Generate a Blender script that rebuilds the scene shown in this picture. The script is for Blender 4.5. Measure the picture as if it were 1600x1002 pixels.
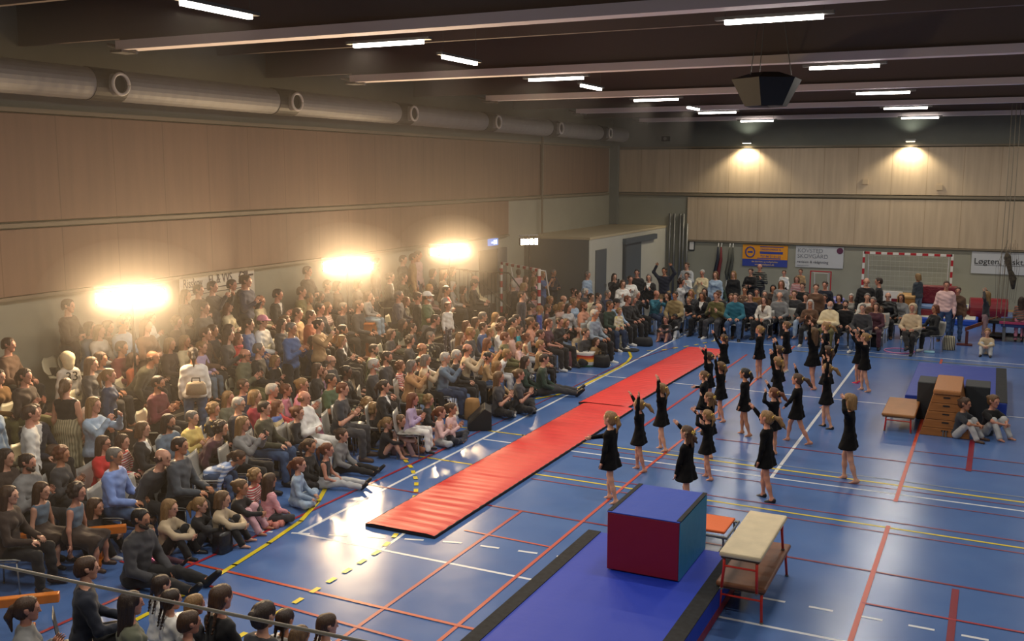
import bpy, math, random
import numpy as np
from mathutils import Matrix, Vector

for _o in list(bpy.data.objects):
    bpy.data.objects.remove(_o, do_unlink=True)
SC = bpy.context.scene
COL = SC.collection

# ------------------------------------------------------------------ camera
W, H = 1600, 1002
P0 = np.array([800.0, 501.0])
_v1 = np.array([1564.0, 269.0]); _v2 = np.array([-2450.0, 262.0])
F = math.sqrt(-float((_v1 - P0) @ (_v2 - P0)))          # focal length in pixels
def _cray(p):
    d = np.array([p[0] - P0[0], -(p[1] - P0[1]), -F]); return d / np.linalg.norm(d)
_Y = _cray(_v1); _X = -_cray(_v2); _X -= _Y * (_X @ _Y); _X /= np.linalg.norm(_X)
RW = np.array([_X, _Y, np.cross(_X, _Y)])               # camera axes -> world axes
CAM = np.array([0.0, 0.0, 5.0])
cam = bpy.data.cameras.new('camera'); camo = bpy.data.objects.new('camera', cam); COL.objects.link(camo)
cam.sensor_width = 36.0; cam.lens = 36.0 * F / W; cam.clip_start = 0.05; cam.clip_end = 200
M4 = Matrix([list(RW[i]) + [CAM[i]] for i in range(3)] + [[0, 0, 0, 1]])
camo.matrix_world = M4
SC.camera = camo

def ray(px, py): return RW @ _cray((px, py))
def ground(px, py, z=0.0):
    d = ray(px, py); return CAM + d * ((z - CAM[2]) / d[2])
def planeY(px, py, y):
    d = ray(px, py); return CAM + d * (y / d[1])
def planeX(px, py, x):
    d = ray(px, py); return CAM + d * (x / d[0])
def proj(p):
    c = RW.T @ (np.array(p, float) - CAM); return P0[0] + F * c[0] / -c[2], P0[1] - F * c[1] / -c[2]

# ------------------------------------------------------------------ world, exposure
SC.view_settings.view_transform = 'Standard'; SC.view_settings.look = 'None'
SC.view_settings.exposure = 0.0; SC.view_settings.gamma = 1.0
wd = bpy.data.worlds.new('world'); SC.world = wd; wd.use_nodes = True
wd.node_tree.nodes['Background'].inputs[0].default_value = (0.05, 0.045, 0.04, 1)
wd.node_tree.nodes['Background'].inputs[1].default_value = 1.0
SC.cycles.sample_clamp_indirect = 4.0
SC.cycles.use_denoising = True
SC.cycles.max_bounces = 6; SC.cycles.diffuse_bounces = 3; SC.cycles.glossy_bounces = 3
SC.cycles.volume_bounces = 0; SC.cycles.transparent_max_bounces = 12
LAMP_W = 82.0       # ceiling strip, W each
FLOOD_E = 850.0      # emission strength of the floodlight faces
WASH_W = 330.0
VEIL_DENSITY = 0.0075  # density of the scattering volume added over the stand

# ------------------------------------------------------------------ materials
def lin(c):
    return tuple(((x / 255.0) / 12.92 if x / 255.0 <= 0.04045 else ((x / 255.0 + 0.055) / 1.055) ** 2.4) for x in c) + (1.0,)
MATS = {}
def mat(name, rgb, rough=0.6, metal=0.0, coat=0.0, noise=0.0, nscale=30.0, bump=0.0, bscale=60.0, spec=0.5, emit=0.0, stretch=None, sheen=0.0):
    if name in MATS: return MATS[name]
    m = bpy.data.materials.new(name); m.use_nodes = True; nt = m.node_tree; b = nt.nodes['Principled BSDF']
    b.inputs['Base Color'].default_value = lin(rgb); b.inputs['Roughness'].default_value = rough
    b.inputs['Metallic'].default_value = metal; b.inputs['Coat Weight'].default_value = coat
    b.inputs['Specular IOR Level'].default_value = spec; b.inputs['Sheen Weight'].default_value = sheen
    if emit:
        b.inputs['Emission Color'].default_value = lin(rgb); b.inputs['Emission Strength'].default_value = emit
    if noise or bump:
        tc = nt.nodes.new('ShaderNodeTexCoord'); mp = nt.nodes.new('ShaderNodeMapping'); nt.links.new(tc.outputs['Object'], mp.inputs[0])
        if stretch: mp.inputs['Scale'].default_value = stretch
        if noise:
            n = nt.nodes.new('ShaderNodeTexNoise'); n.inputs['Scale'].default_value = nscale; n.inputs['Detail'].default_value = 4
            nt.links.new(mp.outputs[0], n.inputs[0])
            r = nt.nodes.new('ShaderNodeValToRGB'); c = lin(rgb)
            r.color_ramp.elements[0].position = 0.3; r.color_ramp.elements[1].position = 0.7
            r.color_ramp.elements[0].color = tuple(x * (1 - noise) for x in c[:3]) + (1,)
            r.color_ramp.elements[1].color = tuple(min(1, x * (1 + noise)) for x in c[:3]) + (1,)
            nt.links.new(n.outputs['Fac'], r.inputs[0]); nt.links.new(r.outputs[0], b.inputs['Base Color'])
        if bump:
            n2 = nt.nodes.new('ShaderNodeTexNoise'); n2.inputs['Scale'].default_value = bscale; nt.links.new(mp.outputs[0], n2.inputs[0])
            bp = nt.nodes.new('ShaderNodeBump'); bp.inputs['Strength'].default_value = bump; bp.inputs['Distance'].default_value = 0.01
            nt.links.new(n2.outputs['Fac'], bp.inputs['Height']); nt.links.new(bp.outputs[0], b.inputs['Normal'])
    MATS[name] = m; return m

def stripes(name, c1, c2, scale=14.0, axis='Z', duty=0.5, kind='STRIPE'):
    if name in MATS: return MATS[name]
    m = bpy.data.materials.new(name); m.use_nodes = True; nt = m.node_tree; b = nt.nodes['Principled BSDF']; b.inputs['Roughness'].default_value = 0.75
    tc = nt.nodes.new('ShaderNodeTexCoord')
    r = nt.nodes.new('ShaderNodeValToRGB'); r.color_ramp.interpolation = 'CONSTANT'
    r.color_ramp.elements[0].color = lin(c1); r.color_ramp.elements[1].color = lin(c2); r.color_ramp.elements[1].position = duty
    if kind == 'STRIPE':
        w = nt.nodes.new('ShaderNodeTexWave'); w.bands_direction = axis; w.inputs['Scale'].default_value = scale; w.inputs['Distortion'].default_value = 0.4
        nt.links.new(tc.outputs['Object'], w.inputs[0]); nt.links.new(w.outputs['Fac'], r.inputs[0])
    elif kind == 'FLORAL':
        w = nt.nodes.new('ShaderNodeTexVoronoi'); w.inputs['Scale'].default_value = scale
        nt.links.new(tc.outputs['Object'], w.inputs[0]); nt.links.new(w.outputs['Distance'], r.inputs[0])
    elif kind == 'CHECK':
        w = nt.nodes.new('ShaderNodeTexChecker'); w.inputs['Scale'].default_value = scale
        nt.links.new(tc.outputs['Object'], w.inputs[0]); nt.links.new(w.outputs['Fac'], r.inputs[0])
    nt.links.new(r.outputs[0], b.inputs['Base Color']); MATS[name] = m; return m

# ------------------------------------------------------------------ objects
def mesh(name, V, Fc, mats=(), mi=None, smooth=False):
    me = bpy.data.meshes.new(name)
    V = np.asarray(V, dtype=np.float32)
    if isinstance(Fc, np.ndarray) and len(Fc):
        nf, k = Fc.shape
        me.vertices.add(len(V)); me.vertices.foreach_set('co', V.ravel())
        me.loops.add(nf * k); me.loops.foreach_set('vertex_index', Fc.astype(np.int32).ravel())
        me.polygons.add(nf); me.polygons.foreach_set('loop_start', np.arange(0, nf * k, k, dtype=np.int32))
        me.update(calc_edges=True)
    else:
        me.from_pydata([tuple(map(float, v)) for v in V], [], [tuple(map(int, f)) for f in Fc])
    for m in mats: me.materials.append(m)
    if mi is not None: me.polygons.foreach_set('material_index', np.asarray(mi, dtype=np.int32))
    me.polygons.foreach_set('use_smooth', np.full(len(me.polygons), smooth, dtype=bool))
    me.validate(); me.update()
    return me
def link(name, data, parent=None, loc=None, rz=None):
    o = bpy.data.objects.new(name, data); COL.objects.link(o)
    if parent is not None: o.parent = parent
    if loc is not None: o.location = loc
    if rz is not None: o.rotation_euler = (0, 0, rz)
    return o
def tag(o, label, cat, group=None, kind=None):
    if label: o['label'] = label
    if cat: o['category'] = cat
    if group: o['group'] = group
    if kind: o['kind'] = kind
    return o
def empty(name, loc=(0, 0, 0), rz=0.0):
    return link(name, None, None, loc, rz)
def struct(o): o['kind'] = 'structure'; return o

class MB:
    """collects shapes into one mesh"""
    def __init__(s): s.v = []; s.f = []; s.m = []
    def add(s, v, f, m=0):
        o = len(s.v); s.v += [tuple(map(float, x)) for x in v]; s.f += [tuple(i + o for i in q) for q in f]; s.m += [m] * len(f); return s
    def box(s, x0, x1, y0, y1, z0, z1, m=0, rot=None, org=None):
        v = [(x, y, z) for z in (z0, z1) for y in (y0, y1) for x in (x0, x1)]
        if rot is not None:
            R = Matrix.Rotation(rot, 3, 'Z'); c = Vector(org or ((x0 + x1) / 2, (y0 + y1) / 2, 0))
            v = [tuple(R @ (Vector(q) - Vector((c.x, c.y, 0))) + Vector((c.x, c.y, 0))) for q in v]
        return s.add(v, [(0, 2, 3, 1), (4, 5, 7, 6), (0, 1, 5, 4), (2, 6, 7, 3), (0, 4, 6, 2), (1, 3, 7, 5)], m)
    def tube(s, pts, r, n=8, m=0, caps=True):
        pts = [Vector(p) for p in pts]; rr = r if isinstance(r, (list, tuple)) else [r] * len(pts)
        rings = []; up = None
        for i, p in enumerate(pts):
            d = (pts[min(i + 1, len(pts) - 1)] - pts[max(i - 1, 0)]).normalized()
            if up is None:
                up = Vector((0, 0, 1)) if abs(d.z) < .9 else Vector((1, 0, 0))
            a = d.cross(up).normalized(); up = a.cross(d).normalized(); b = up
            rings.append([p + (a * math.cos(2 * math.pi * k / n) + b * math.sin(2 * math.pi * k / n)) * rr[i] for k in range(n)])
        v = [q for R_ in rings for q in R_]; f = []
        for i in range(len(pts) - 1):
            for k in range(n):
                f.append((i * n + k, i * n + (k + 1) % n, (i + 1) * n + (k + 1) % n, (i + 1) * n + k))
        if caps:
            f.append(tuple(range(n - 1, -1, -1))); f.append(tuple((len(pts) - 1) * n + k for k in range(n)))
        return s.add(v, f, m)
    def prism(s, poly, z0, z1, m=0):
        n = len(poly); v = [(x, y, z0) for x, y in poly] + [(x, y, z1) for x, y in poly]
        f = [tuple(range(n - 1, -1, -1)), tuple(range(n, 2 * n))] + [(i, (i + 1) % n, n + (i + 1) % n, n + i) for i in range(n)]
        return s.add(v, f, m)
    def quad(s, a, b, c, d, m=0): return s.add([a, b, c, d], [(0, 1, 2, 3)], m)
    def build(s, name, mats, parent=None, smooth=False, bevel=0.0, loc=None):
        if not isinstance(mats, (list, tuple)): mats = [mats]
        me = mesh(name, s.v, s.f, mats, s.m, smooth)
        o = link(name, me, parent, loc)
        if bevel:
            b = o.modifiers.new('bevel', 'BEVEL'); b.width = bevel; b.segments = 2; b.limit_method = 'ANGLE'
        return o
def text(s, name, size, m, parent, matx, align='LEFT', extr=0.002):
    c = bpy.data.curves.new(name, 'FONT'); c.body = s; c.size = size; c.extrude = extr; c.align_x = align; c.materials.append(m)
    o = bpy.data.objects.new(name, c); COL.objects.link(o)
    me = bpy.data.meshes.new_from_object(o.evaluated_get(bpy.context.evaluated_depsgraph_get())); COL.objects.unlink(o); bpy.data.objects.remove(o)
    o = link(name, me, parent); o.matrix_local = matx; return o
# ------------------------------------------------------------------ the hall
XL, XR, YB, YF, ZC = -14.7, 8.9, -1.5, 40.0, 7.75
BAY = [5.5 + 0.0, 11.7, 17.9, 24.1, 30.4, 36.7]         # beam lines along the hall
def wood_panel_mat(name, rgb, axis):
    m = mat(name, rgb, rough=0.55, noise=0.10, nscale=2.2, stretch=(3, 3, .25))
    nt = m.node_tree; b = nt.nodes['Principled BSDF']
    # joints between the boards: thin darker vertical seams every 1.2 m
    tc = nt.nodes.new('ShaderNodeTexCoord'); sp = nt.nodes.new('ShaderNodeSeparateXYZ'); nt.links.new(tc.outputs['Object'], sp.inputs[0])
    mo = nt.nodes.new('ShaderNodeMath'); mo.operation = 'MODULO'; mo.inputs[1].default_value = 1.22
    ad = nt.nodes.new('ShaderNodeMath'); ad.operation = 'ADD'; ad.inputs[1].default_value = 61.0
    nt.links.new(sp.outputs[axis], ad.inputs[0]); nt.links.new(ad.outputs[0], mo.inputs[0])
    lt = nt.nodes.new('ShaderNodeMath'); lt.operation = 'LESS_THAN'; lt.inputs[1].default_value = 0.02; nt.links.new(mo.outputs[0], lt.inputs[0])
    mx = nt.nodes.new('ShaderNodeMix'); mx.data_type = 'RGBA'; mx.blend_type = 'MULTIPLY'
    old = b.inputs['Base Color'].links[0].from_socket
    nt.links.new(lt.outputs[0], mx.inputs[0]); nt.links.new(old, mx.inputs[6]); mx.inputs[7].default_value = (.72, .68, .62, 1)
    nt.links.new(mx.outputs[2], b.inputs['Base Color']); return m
M_wall = mat('wall_paint', (150, 148, 132), 0.8, noise=0.04, nscale=1.5)
M_dark = mat('upper_wall_paint', (116, 118, 110), 0.8, noise=0.05, nscale=1.5)
M_ceil = mat('ceiling_deck', (104, 90, 80), 0.85, noise=0.12, nscale=1.2)
M_beam = mat('beam_paint', (110, 98, 92), 0.7)
M_flange = mat('flange_paint', (226, 216, 214), 0.6)
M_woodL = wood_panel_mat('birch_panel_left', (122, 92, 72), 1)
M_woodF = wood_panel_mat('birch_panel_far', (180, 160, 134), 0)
M_rail = mat('panel_trim', (120, 108, 88), 0.5)
M_grey = mat('grey_metal', (120, 120, 118), 0.45, metal=0.6)
M_silver = mat('spiral_duct', (150, 150, 150), 0.62, metal=0.35, noise=0.05, nscale=3)
M_black = mat('matt_black', (16, 16, 17), 0.6)
M_white = mat('white_paint', (225, 222, 214), 0.5)
M_red = mat('signal_red', (176, 22, 34), 0.45)

# floor
mf = bpy.data.materials.new('blue_sports_floor'); mf.use_nodes = True; nt = mf.node_tree; b = nt.nodes['Principled BSDF']
tc = nt.nodes.new('ShaderNodeTexCoord')
n = nt.nodes.new('ShaderNodeTexNoise'); n.inputs['Scale'].default_value = 0.9; n.inputs['Detail'].default_value = 6; nt.links.new(tc.outputs['Object'], n.inputs[0])
r = nt.nodes.new('ShaderNodeValToRGB'); r.color_ramp.elements[0].position = .3; r.color_ramp.elements[1].position = .75
r.color_ramp.elements[0].color = lin((76, 108, 166)); r.color_ramp.elements[1].color = lin((86, 119, 176)); nt.links.new(n.outputs['Fac'], r.inputs[0])
nt.links.new(r.outputs[0], b.inputs['Base Color'])
n3 = nt.nodes.new('ShaderNodeTexNoise'); n3.inputs['Scale'].default_value = 2.5; n3.inputs['Detail'].default_value = 8; nt.links.new(tc.outputs['Object'], n3.inputs[0])
rr = nt.nodes.new('ShaderNodeMapRange'); rr.inputs['To Min'].default_value = 0.17; rr.inputs['To Max'].default_value = 0.28; nt.links.new(n3.outputs['Fac'], rr.inputs[0]); nt.links.new(rr.outputs[0], b.inputs['Roughness'])
b.inputs['Specular IOR Level'].default_value = 0.55
n2 = nt.nodes.new('ShaderNodeTexNoise'); n2.inputs['Scale'].default_value = 1.3; nt.links.new(tc.outputs['Object'], n2.inputs[0])
bp = nt.nodes.new('ShaderNodeBump'); bp.inputs['Strength'].default_value = .05; bp.inputs['Distance'].default_value = .02; nt.links.new(n2.outputs['Fac'], bp.inputs['Height']); nt.links.new(bp.outputs[0], b.inputs['Normal'])
struct(MB().box(XL - .2, XR + .2, YB - .2, YF + .2, -.1, 0).build('floor', mf))
struct(MB().box(XL - .2, XL, YB - .2, YF + .2, 0, ZC).build('wall_left', M_wall))
struct(MB().box(XR, XR + .2, YB - .2, YF + .2, 0, ZC).build('wall_right', M_wall))
struct(MB().box(XL, XR, YF, YF + .2, 0, ZC).build('wall_far', M_wall))
struct(MB().box(XL, XR, YB - .2, YB, 0, ZC).build('wall_near', M_wall))
struct(MB().box(XL - .2, XR + .2, YB - .2, YF + .2, ZC, ZC + .1).build('ceiling', M_ceil))
# darker painted bands above the panels
tn = [0]
def trim(mb, m, **k):
    tn[0] += 1; return struct(mb.build('trim_%d' % tn[0], m, **k))
trim(MB().box(XL, XR, YF - .012, YF - .002, 5.98, ZC), M_dark)
trim(MB().box(XL + .002, XL + .012, YB, YF - .02, 6.0, ZC), M_dark)
# wooden acoustic panels, left wall
def panel(name, x0, x1, y0, y1, z0, z1, m, label, group='birch acoustic panels'):
    o = MB().box(x0, x1, y0, y1, z0, z1).build(name, m, bevel=.01)
    return tag(o, label, 'wall panel', group)
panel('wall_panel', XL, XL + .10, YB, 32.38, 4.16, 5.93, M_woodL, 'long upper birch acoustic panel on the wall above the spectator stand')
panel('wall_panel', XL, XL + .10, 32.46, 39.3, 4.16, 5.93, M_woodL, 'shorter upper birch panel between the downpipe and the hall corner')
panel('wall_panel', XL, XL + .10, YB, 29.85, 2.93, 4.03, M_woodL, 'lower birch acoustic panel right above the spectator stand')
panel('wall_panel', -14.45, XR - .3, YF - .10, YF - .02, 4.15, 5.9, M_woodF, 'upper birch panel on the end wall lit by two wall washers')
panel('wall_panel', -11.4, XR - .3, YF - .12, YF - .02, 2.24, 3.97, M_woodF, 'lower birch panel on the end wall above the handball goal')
trim(MB().box(XL, XL + .14, YB, YF - .7, 5.95, 6.02), M_rail); trim(MB().box(XL, XL + .13, YB, YF - .7, 4.06, 4.13), M_rail)
trim(MB().box(XL, XL + .12, YB, 29.9, 2.86, 2.92), M_rail)
trim(MB().box(-14.5, XR, YF - .14, YF - .02, 5.93, 6.0), M_rail); trim(MB().box(-14.5, XR, YF - .14, YF - .02, 4.03, 4.12), M_rail)
trim(MB().box(-11.4, XR, YF - .13, YF - .02, 2.18, 2.23), M_rail)
struct(MB().box(-12.1, XR, YF - .03, YF - .002, 0, .06).build('baseboard_far', mat('oak_skirting', (190, 150, 96), .5)))
tag(MB().tube([(XL + .17, 32.42, 0), (XL + .17, 32.42, 6.2)], .04).build('downpipe', M_rail), 'thin brown vertical pipe on the wall between two upper birch panels', 'pipe')
tag(MB().box(XL, XL + .35, YF - .35, YF - .15, 2.81, 6.05).build('corner_column', M_dark), 'dark green-grey column in the far corner of the hall', 'column')

# beams: dark web with pale lower flange; two purlins per bay
for i, y in enumerate(BAY):
    bo = empty('roof_beam', (0, y, 0))
    tag(bo, 'pale steel roof beam crossing the hall, %s from the camera' % ['nearest', 'second', 'third', 'fourth', 'fifth', 'sixth'][i], 'roof beam', 'roof beams')
    MB().box(-12.4, XR, -.05, .05, 6.98, ZC).build('web', M_beam, bo)
    MB().box(-12.4, XR, -.14, .14, 6.84, 6.98).build('lower_flange', M_flange, bo)
    MB().box(XL, -12.4, -.04, .04, 7.02, 7.1).box(XL, -12.4, -.03, .03, 7.1, ZC).build('end_tie', M_beam, bo)
    MB().tube([(-12.7, 0, 6.95), (-12.1, 0, 6.8)], .03).box(-12.5, -12.25, -.16, .16, 6.8, 6.84).build('bracket', M_grey, bo)
pn = 0
for y in BAY:
    for dy in (1.5, 3.1, 4.7):
        if y + dy < YF:
            o = MB().box(XL, XR, y + dy - .05, y + dy + .05, 7.35, ZC).build('purlin', M_beam)
            nth = ['nearest', 'second', 'third', 'fourth', 'fifth', 'sixth'][BAY.index(y)]
            tag(o, 'thin dark ceiling purlin, %s one beyond the %s pale roof beam' % ({1.5: 'first', 3.1: 'middle', 4.7: 'last'}[dy], nth), 'purlin', 'purlins under the ceiling')
# strip lights: (x, y, along)
def strip(x, y, along, z, label, L=1.15):
    e = empty('strip_light', (x, y, z), 0 if along == 'x' else math.pi / 2)
    tag(e, label, 'ceiling light', 'linear ceiling lights')
    MB().box(-L / 2 - .12, L / 2 + .12, -.05, .05, .03, .07).build('housing', M_grey, e)
    MB().box(-L / 2, L / 2, -.035, .035, -.02, .03).build('tube', M_tube, e)
    MB().tube([(-L / 2, 0, .07), (-L / 2, 0, ZC - z)], .004, 4).build('suspension_wire', M_grey, e)
    MB().tube([(L / 2, 0, .07), (L / 2, 0, ZC - z)], .004, 4).build('suspension_wire', M_grey, e)
    ld = bpy.data.lights.new('strip_glow', 'AREA'); ld.shape = 'RECTANGLE'; ld.size = L; ld.size_y = .1; ld.energy = LAMP_W; ld.color = (1, .93, .82)
    lo = bpy.data.objects.new('strip_glow', ld); COL.objects.link(lo); lo.parent = e; lo.location = (0, 0, -.03)
M_tube = mat('led_tube', (255, 246, 236), emit=14)
ords = ['nearest', 'second nearest', 'third nearest', 'fourth', 'fifth', 'farthest']
for c, x in enumerate((-2.55, 2.9, -7.95)):
    nm = ['middle', 'outer', 'stand-side'][c]
    for i, y in enumerate((6.0, 12.35, 18.35, 24.7, 30.8, 36.4)):
        strip(x, y, 'x', 6.78, 'lit white crosswise strip light, %s of the %s row' % (ords[i], nm))
for i, y in enumerate((2.8, 9.0, 14.65, 20.5, 28.5)):
    strip(-8.05, y, 'y', 6.78, 'lit white lengthwise strip light, %s of that row' % ords[i], 1.1)
# ventilation duct with nozzles
NZ = [7.9, 12.87, 17.7, 22.51, 27.37, 32.19, 37.05]
dz = 6.47; prev = YB
d = empty('ventilation_duct', (XL + .6, 0, dz)); tag(d, 'silver spiral ventilation duct with round nozzles below the ceiling', 'duct')
rings = MB()
for i, y in enumerate(NZ + [YF - .1]):
    ys = np.arange(prev, y - .3, .13); pts = [(0, yy, 0) for yy in ys]
    rr_ = [.27 + (.004 if k % 2 else 0) for k in range(len(ys))]
    MB().tube(pts, rr_, 24).build('duct_section', M_silver, d, smooth=False)
    if i < len(NZ):
        MB().tube([(0, y - .42, 0), (0, y + .28, 0)], .285, 24).build('damper_section', mat('duct_shadow_grey', (70, 70, 70), .5, metal=.6), d)  # darker grey length of duct at each nozzle
        t = MB().tube([(.1, y, 0), (.36, y, 0)], [.2, .17], 20, caps=False).build('nozzle', M_silver, d, smooth=True)
        pts = [(.38, y + .175 * math.cos(a), .175 * math.sin(a)) for a in np.linspace(0, 2 * math.pi, 25)]
        MB().tube(pts, .028, 8).build('nozzle_ring', M_white, t, smooth=True)
        MB().tube([(.3, y, 0), (.31, y, 0)], .16, 20).build('nozzle_face', M_black, t)
    prev = y + .28
# room box in the far corner
bx = empty('changing_room_block', (0, 0, 0)); tag(bx, 'pale box-shaped room with two grey doors in the hall corner', 'room block')
BX1, BY0 = -12.28, 31.3
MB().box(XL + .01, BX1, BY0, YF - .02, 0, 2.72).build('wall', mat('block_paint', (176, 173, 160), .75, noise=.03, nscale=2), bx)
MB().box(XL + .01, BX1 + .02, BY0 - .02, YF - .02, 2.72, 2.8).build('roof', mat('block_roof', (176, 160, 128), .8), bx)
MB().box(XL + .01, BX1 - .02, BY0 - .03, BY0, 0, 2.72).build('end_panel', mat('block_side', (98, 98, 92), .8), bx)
M_door = mat('door_grey', (74, 82, 88), .5)
d1 = struct(MB().box(BX1, BX1 + .04, 31.85, 32.85, 0, 2.33).build('door_1', M_door)); d2 = struct(MB().box(BX1, BX1 + .05, 34.8, 36.6, 0, 2.4).build('door_2', M_door))
MB().box(BX1 + .04, BX1 + .09, 34.9, 34.98, 1.0, 1.15).build('handle', M_grey, d2)
MB().box(BX1, BX1 + .14, 34.6, 38.3, 2.36, 2.56).build('sliding_rail', M_door, d2)
MB().box(BX1, BX1 + .08, 34.62, 34.8, 0, 2.4).build('door_frame', mat('door_frame_grey', (50, 56, 60), .5), d2)
MB().box(BX1 + .04, BX1 + .09, 32.7, 32.76, 1.0, 1.1).build('handle', M_grey, d1)
# door on the left wall with exit sign
d3 = struct(MB().box(XL, XL + .05, 27.9, 29.8, 1.05, 2.5).build('door_3', mat('dark_door', (62, 54, 48), .6)))
MB().box(XL + .05, XL + .07, 29.1, 29.8, 1.05, 2.5).build('door_leaf', M_door, d3)
ex = empty('exit_sign', (XL + .1, 28.8, 2.72)); tag(ex, 'small blue and white lit exit sign above the side door', 'exit sign')
MB().box(-.1, .0, -.28, .28, -.1, .12).build('sign_box', mat('exit_face', (80, 120, 190), emit=1.2), ex)
MB().box(0, .01, -.05, .05, -.06, .08).box(0, .01, .1, .18, -.06, .08).box(0, .01, -.2, -.1, -.02, .03).build('pictogram', mat('exit_white', (235, 245, 255), emit=1.5), ex)
# vertical pipes / stored poles at the far wall
for i, (px, z1) in enumerate([(1045, 3.3), (1052, 3.3), (1061, 3.3), (1066, 3.3), (1072, 2.9)]):
    x = planeY(px, 400, YF - .2)[0]
    tag(MB().tube([(x, YF - .16, 0), (x, YF - .16, z1)], .05, 10).build('wall_post', M_grey, smooth=True), 'grey post stored upright on the end wall, %s from the room block' % ['first', 'second', 'third', 'fourth', 'fifth'][i], 'post', 'posts stored beside the room block')
def at(px, py, y): return Vector(planeY(px, py, y))
# wall clock frame, speaker boxes
o = tag(MB().box(-.12, .12, -.03, 0, -.2, .2).build('wall_notice', M_black, loc=at(1081, 384, YF - .02)), 'small black framed notice on the end wall beside the posts', 'notice')
MB().box(-.09, .09, -.035, -.03, -.16, .16).build('paper', M_white, o)
o = tag(MB().box(-.15, .15, -.25, 0, -.1, .1).build('wall_speaker', M_black, loc=at(1042, 217, YF - .02)), 'small black loudspeaker high on the end wall near the corner', 'loudspeaker')
MB().tube([(0, -.25, 0), (0, -.27, 0)], .07, 16).build('cone', M_grey, o)
# flags
for i, (px, c, lab) in enumerate([(1116, (20, 26, 44), 'dark blue flag furled on a pole leaning at the end wall'), (1121, (96, 26, 34), 'red and white flag furled on a pole at the end wall'), (1134, (70, 72, 66), 'grey furled flag on a pole, beside the dark flags'), (1139, (58, 60, 56), 'second grey furled flag on a pole near the orange banner')]):
    p = at(px, 430, YF - .5); e = empty('flag_pole', (p.x, YF - .5, 0)); tag(e, lab, 'flag')
    MB().tube([(0, 0, 0), (.05, .35, 2.15)], .018, 8).build('pole', M_white, e)
    MB().tube([(.04, .3, 2.0), (.06, .24, 1.5), (.0, .12, 1.0), (.03, .1, .7)], [.03, .06, .08, .04], 8).build('furled_cloth', mat('flag_cloth_%d' % i, c, .8), e, smooth=True)
    MB().tube([(0, 0, 0), (0, 0, .05)], .12, 12).build('base', M_black, e)
# wall washers
for k, (px, py) in enumerate([(1165, 227), (1422, 221)]):
    p = at(px, py, YF - .5); e = empty('wall_washer', (p.x, YF - .3, 6.1)); tag(e, ['wall washer lamp above the end panel, nearer the hall corner', 'wall washer lamp above the end panel over the goal side'][k], 'wall lamp')
    MB().box(-.18, .18, -.1, .1, 0, .08).build('housing', M_grey, e)
    MB().box(-.15, .15, -.08, .08, -.01, 0).build('lens', mat('washer_lens', (255, 236, 200), emit=14), e)
    MB().box(-.02, .02, .1, .28, .02, .06).build('arm', M_grey, e)
    ld = bpy.data.lights.new('washer_glow', 'SPOT'); ld.energy = WASH_W; ld.spot_size = math.radians(125); ld.spot_blend = .5; ld.color = (1, .86, .6); ld.shadow_soft_size = .12
    lo = bpy.data.objects.new('washer_glow', ld); COL.objects.link(lo); lo.parent = e; lo.location = (0, -.12, -.05); lo.rotation_euler = (math.radians(8), 0, 0)
    ld = bpy.data.lights.new('washer_upglow', 'SPOT'); ld.energy = WASH_W * .12; ld.spot_size = math.radians(130); ld.spot_blend = .8; ld.color = (.9, .95, .8); ld.shadow_soft_size = .12
    lo = bpy.data.objects.new('washer_upglow', ld); COL.objects.link(lo); lo.parent = e; lo.location = (0, -.1, .12); lo.rotation_euler = (math.radians(180), 0, 0)
for px, py in ((1352, 284), (1468, 293)):
    tag(MB().box(-.1, .1, -.04, 0, -.1, .1).build('panel_hatch', mat('hatch', (176, 156, 128), .5), loc=at(px, py, YF - .1)), 'small square hatch in the upper end wall panel, %s' % ('nearer the corner' if px < 1400 else 'over the goal'), 'hatch')
# ---------------- court lines
LW = mat('line_white', (214, 218, 224), .35); LY = mat('line_yellow', (220, 198, 40), .35); LR = mat('line_red', (160, 38, 50), .35); LD = mat('line_crimson', (126, 24, 44), .35)
LO = mat('line_orange', (186, 70, 46), .35); LP = mat('line_pale', (120, 132, 150), .35); LF = mat('line_faded_red', (136, 60, 78), .35)
lz = [0.001]
def line(pts, w, m, dash=None):
    lz[0] += .00022; z = lz[0]; mb = MB(); acc = 0.0
    for (x0, y0), (x1, y1) in zip(pts[:-1], pts[1:]):
        L = math.hypot(x1 - x0, y1 - y0); dx, dy = (x1 - x0) / L, (y1 - y0) / L; nx, ny = -dy * w / 2, dx * w / 2
        segs = [(0, L)]
        if dash:
            segs = []; a, g = dash; t = -(acc % (a + g))
            while t < L:
                if t + a > 0: segs.append((max(t, 0), min(t + a, L)))
                t += a + g
        for s0, s1 in segs:
            e = 0 if dash else w * .3
            ax, ay, bx_, by_ = x0 + dx * (s0 - e), y0 + dy * (s0 - e), x0 + dx * (s1 + e), y0 + dy * (s1 + e)
            mb.quad((ax - nx, ay - ny, z), (bx_ - nx, by_ - ny, z), (bx_ + nx, by_ + ny, z), (ax + nx, ay + ny, z))
        acc += L
    return mb.build('court_line', m)
COURT = empty('court_markings'); tag(COURT, 'white, yellow, red and orange court lines painted on the blue floor', 'floor markings', kind='structure')
def cl(*a, **k):
    o = line(*a, **k); o.parent = COURT; return o
R_ = XR - .5
cl([(-8.48, 10.68), (-8.48, 30.8)], .055, LW); cl([(-8.48, 10.68), (R_, 10.6)], .05, LW); cl([(-8.48, 16.2), (R_, 16.15)], .05, LW)
cl([(-9.9, 22.78), (-3.9, 22.62), (R_, 22.5)], .045, LW); cl([(-7.0, 29.1), (R_, 28.85)], .05, LW); cl([(-3.08, 16.2), (-3.08, 31.2)], .06, LW)
cl([(-7.1, 10.68), (-7.16, 11.4)], .05, LW); cl([(-8.5, 30.8), (-8.5, 34)], .05, LW)
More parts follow.
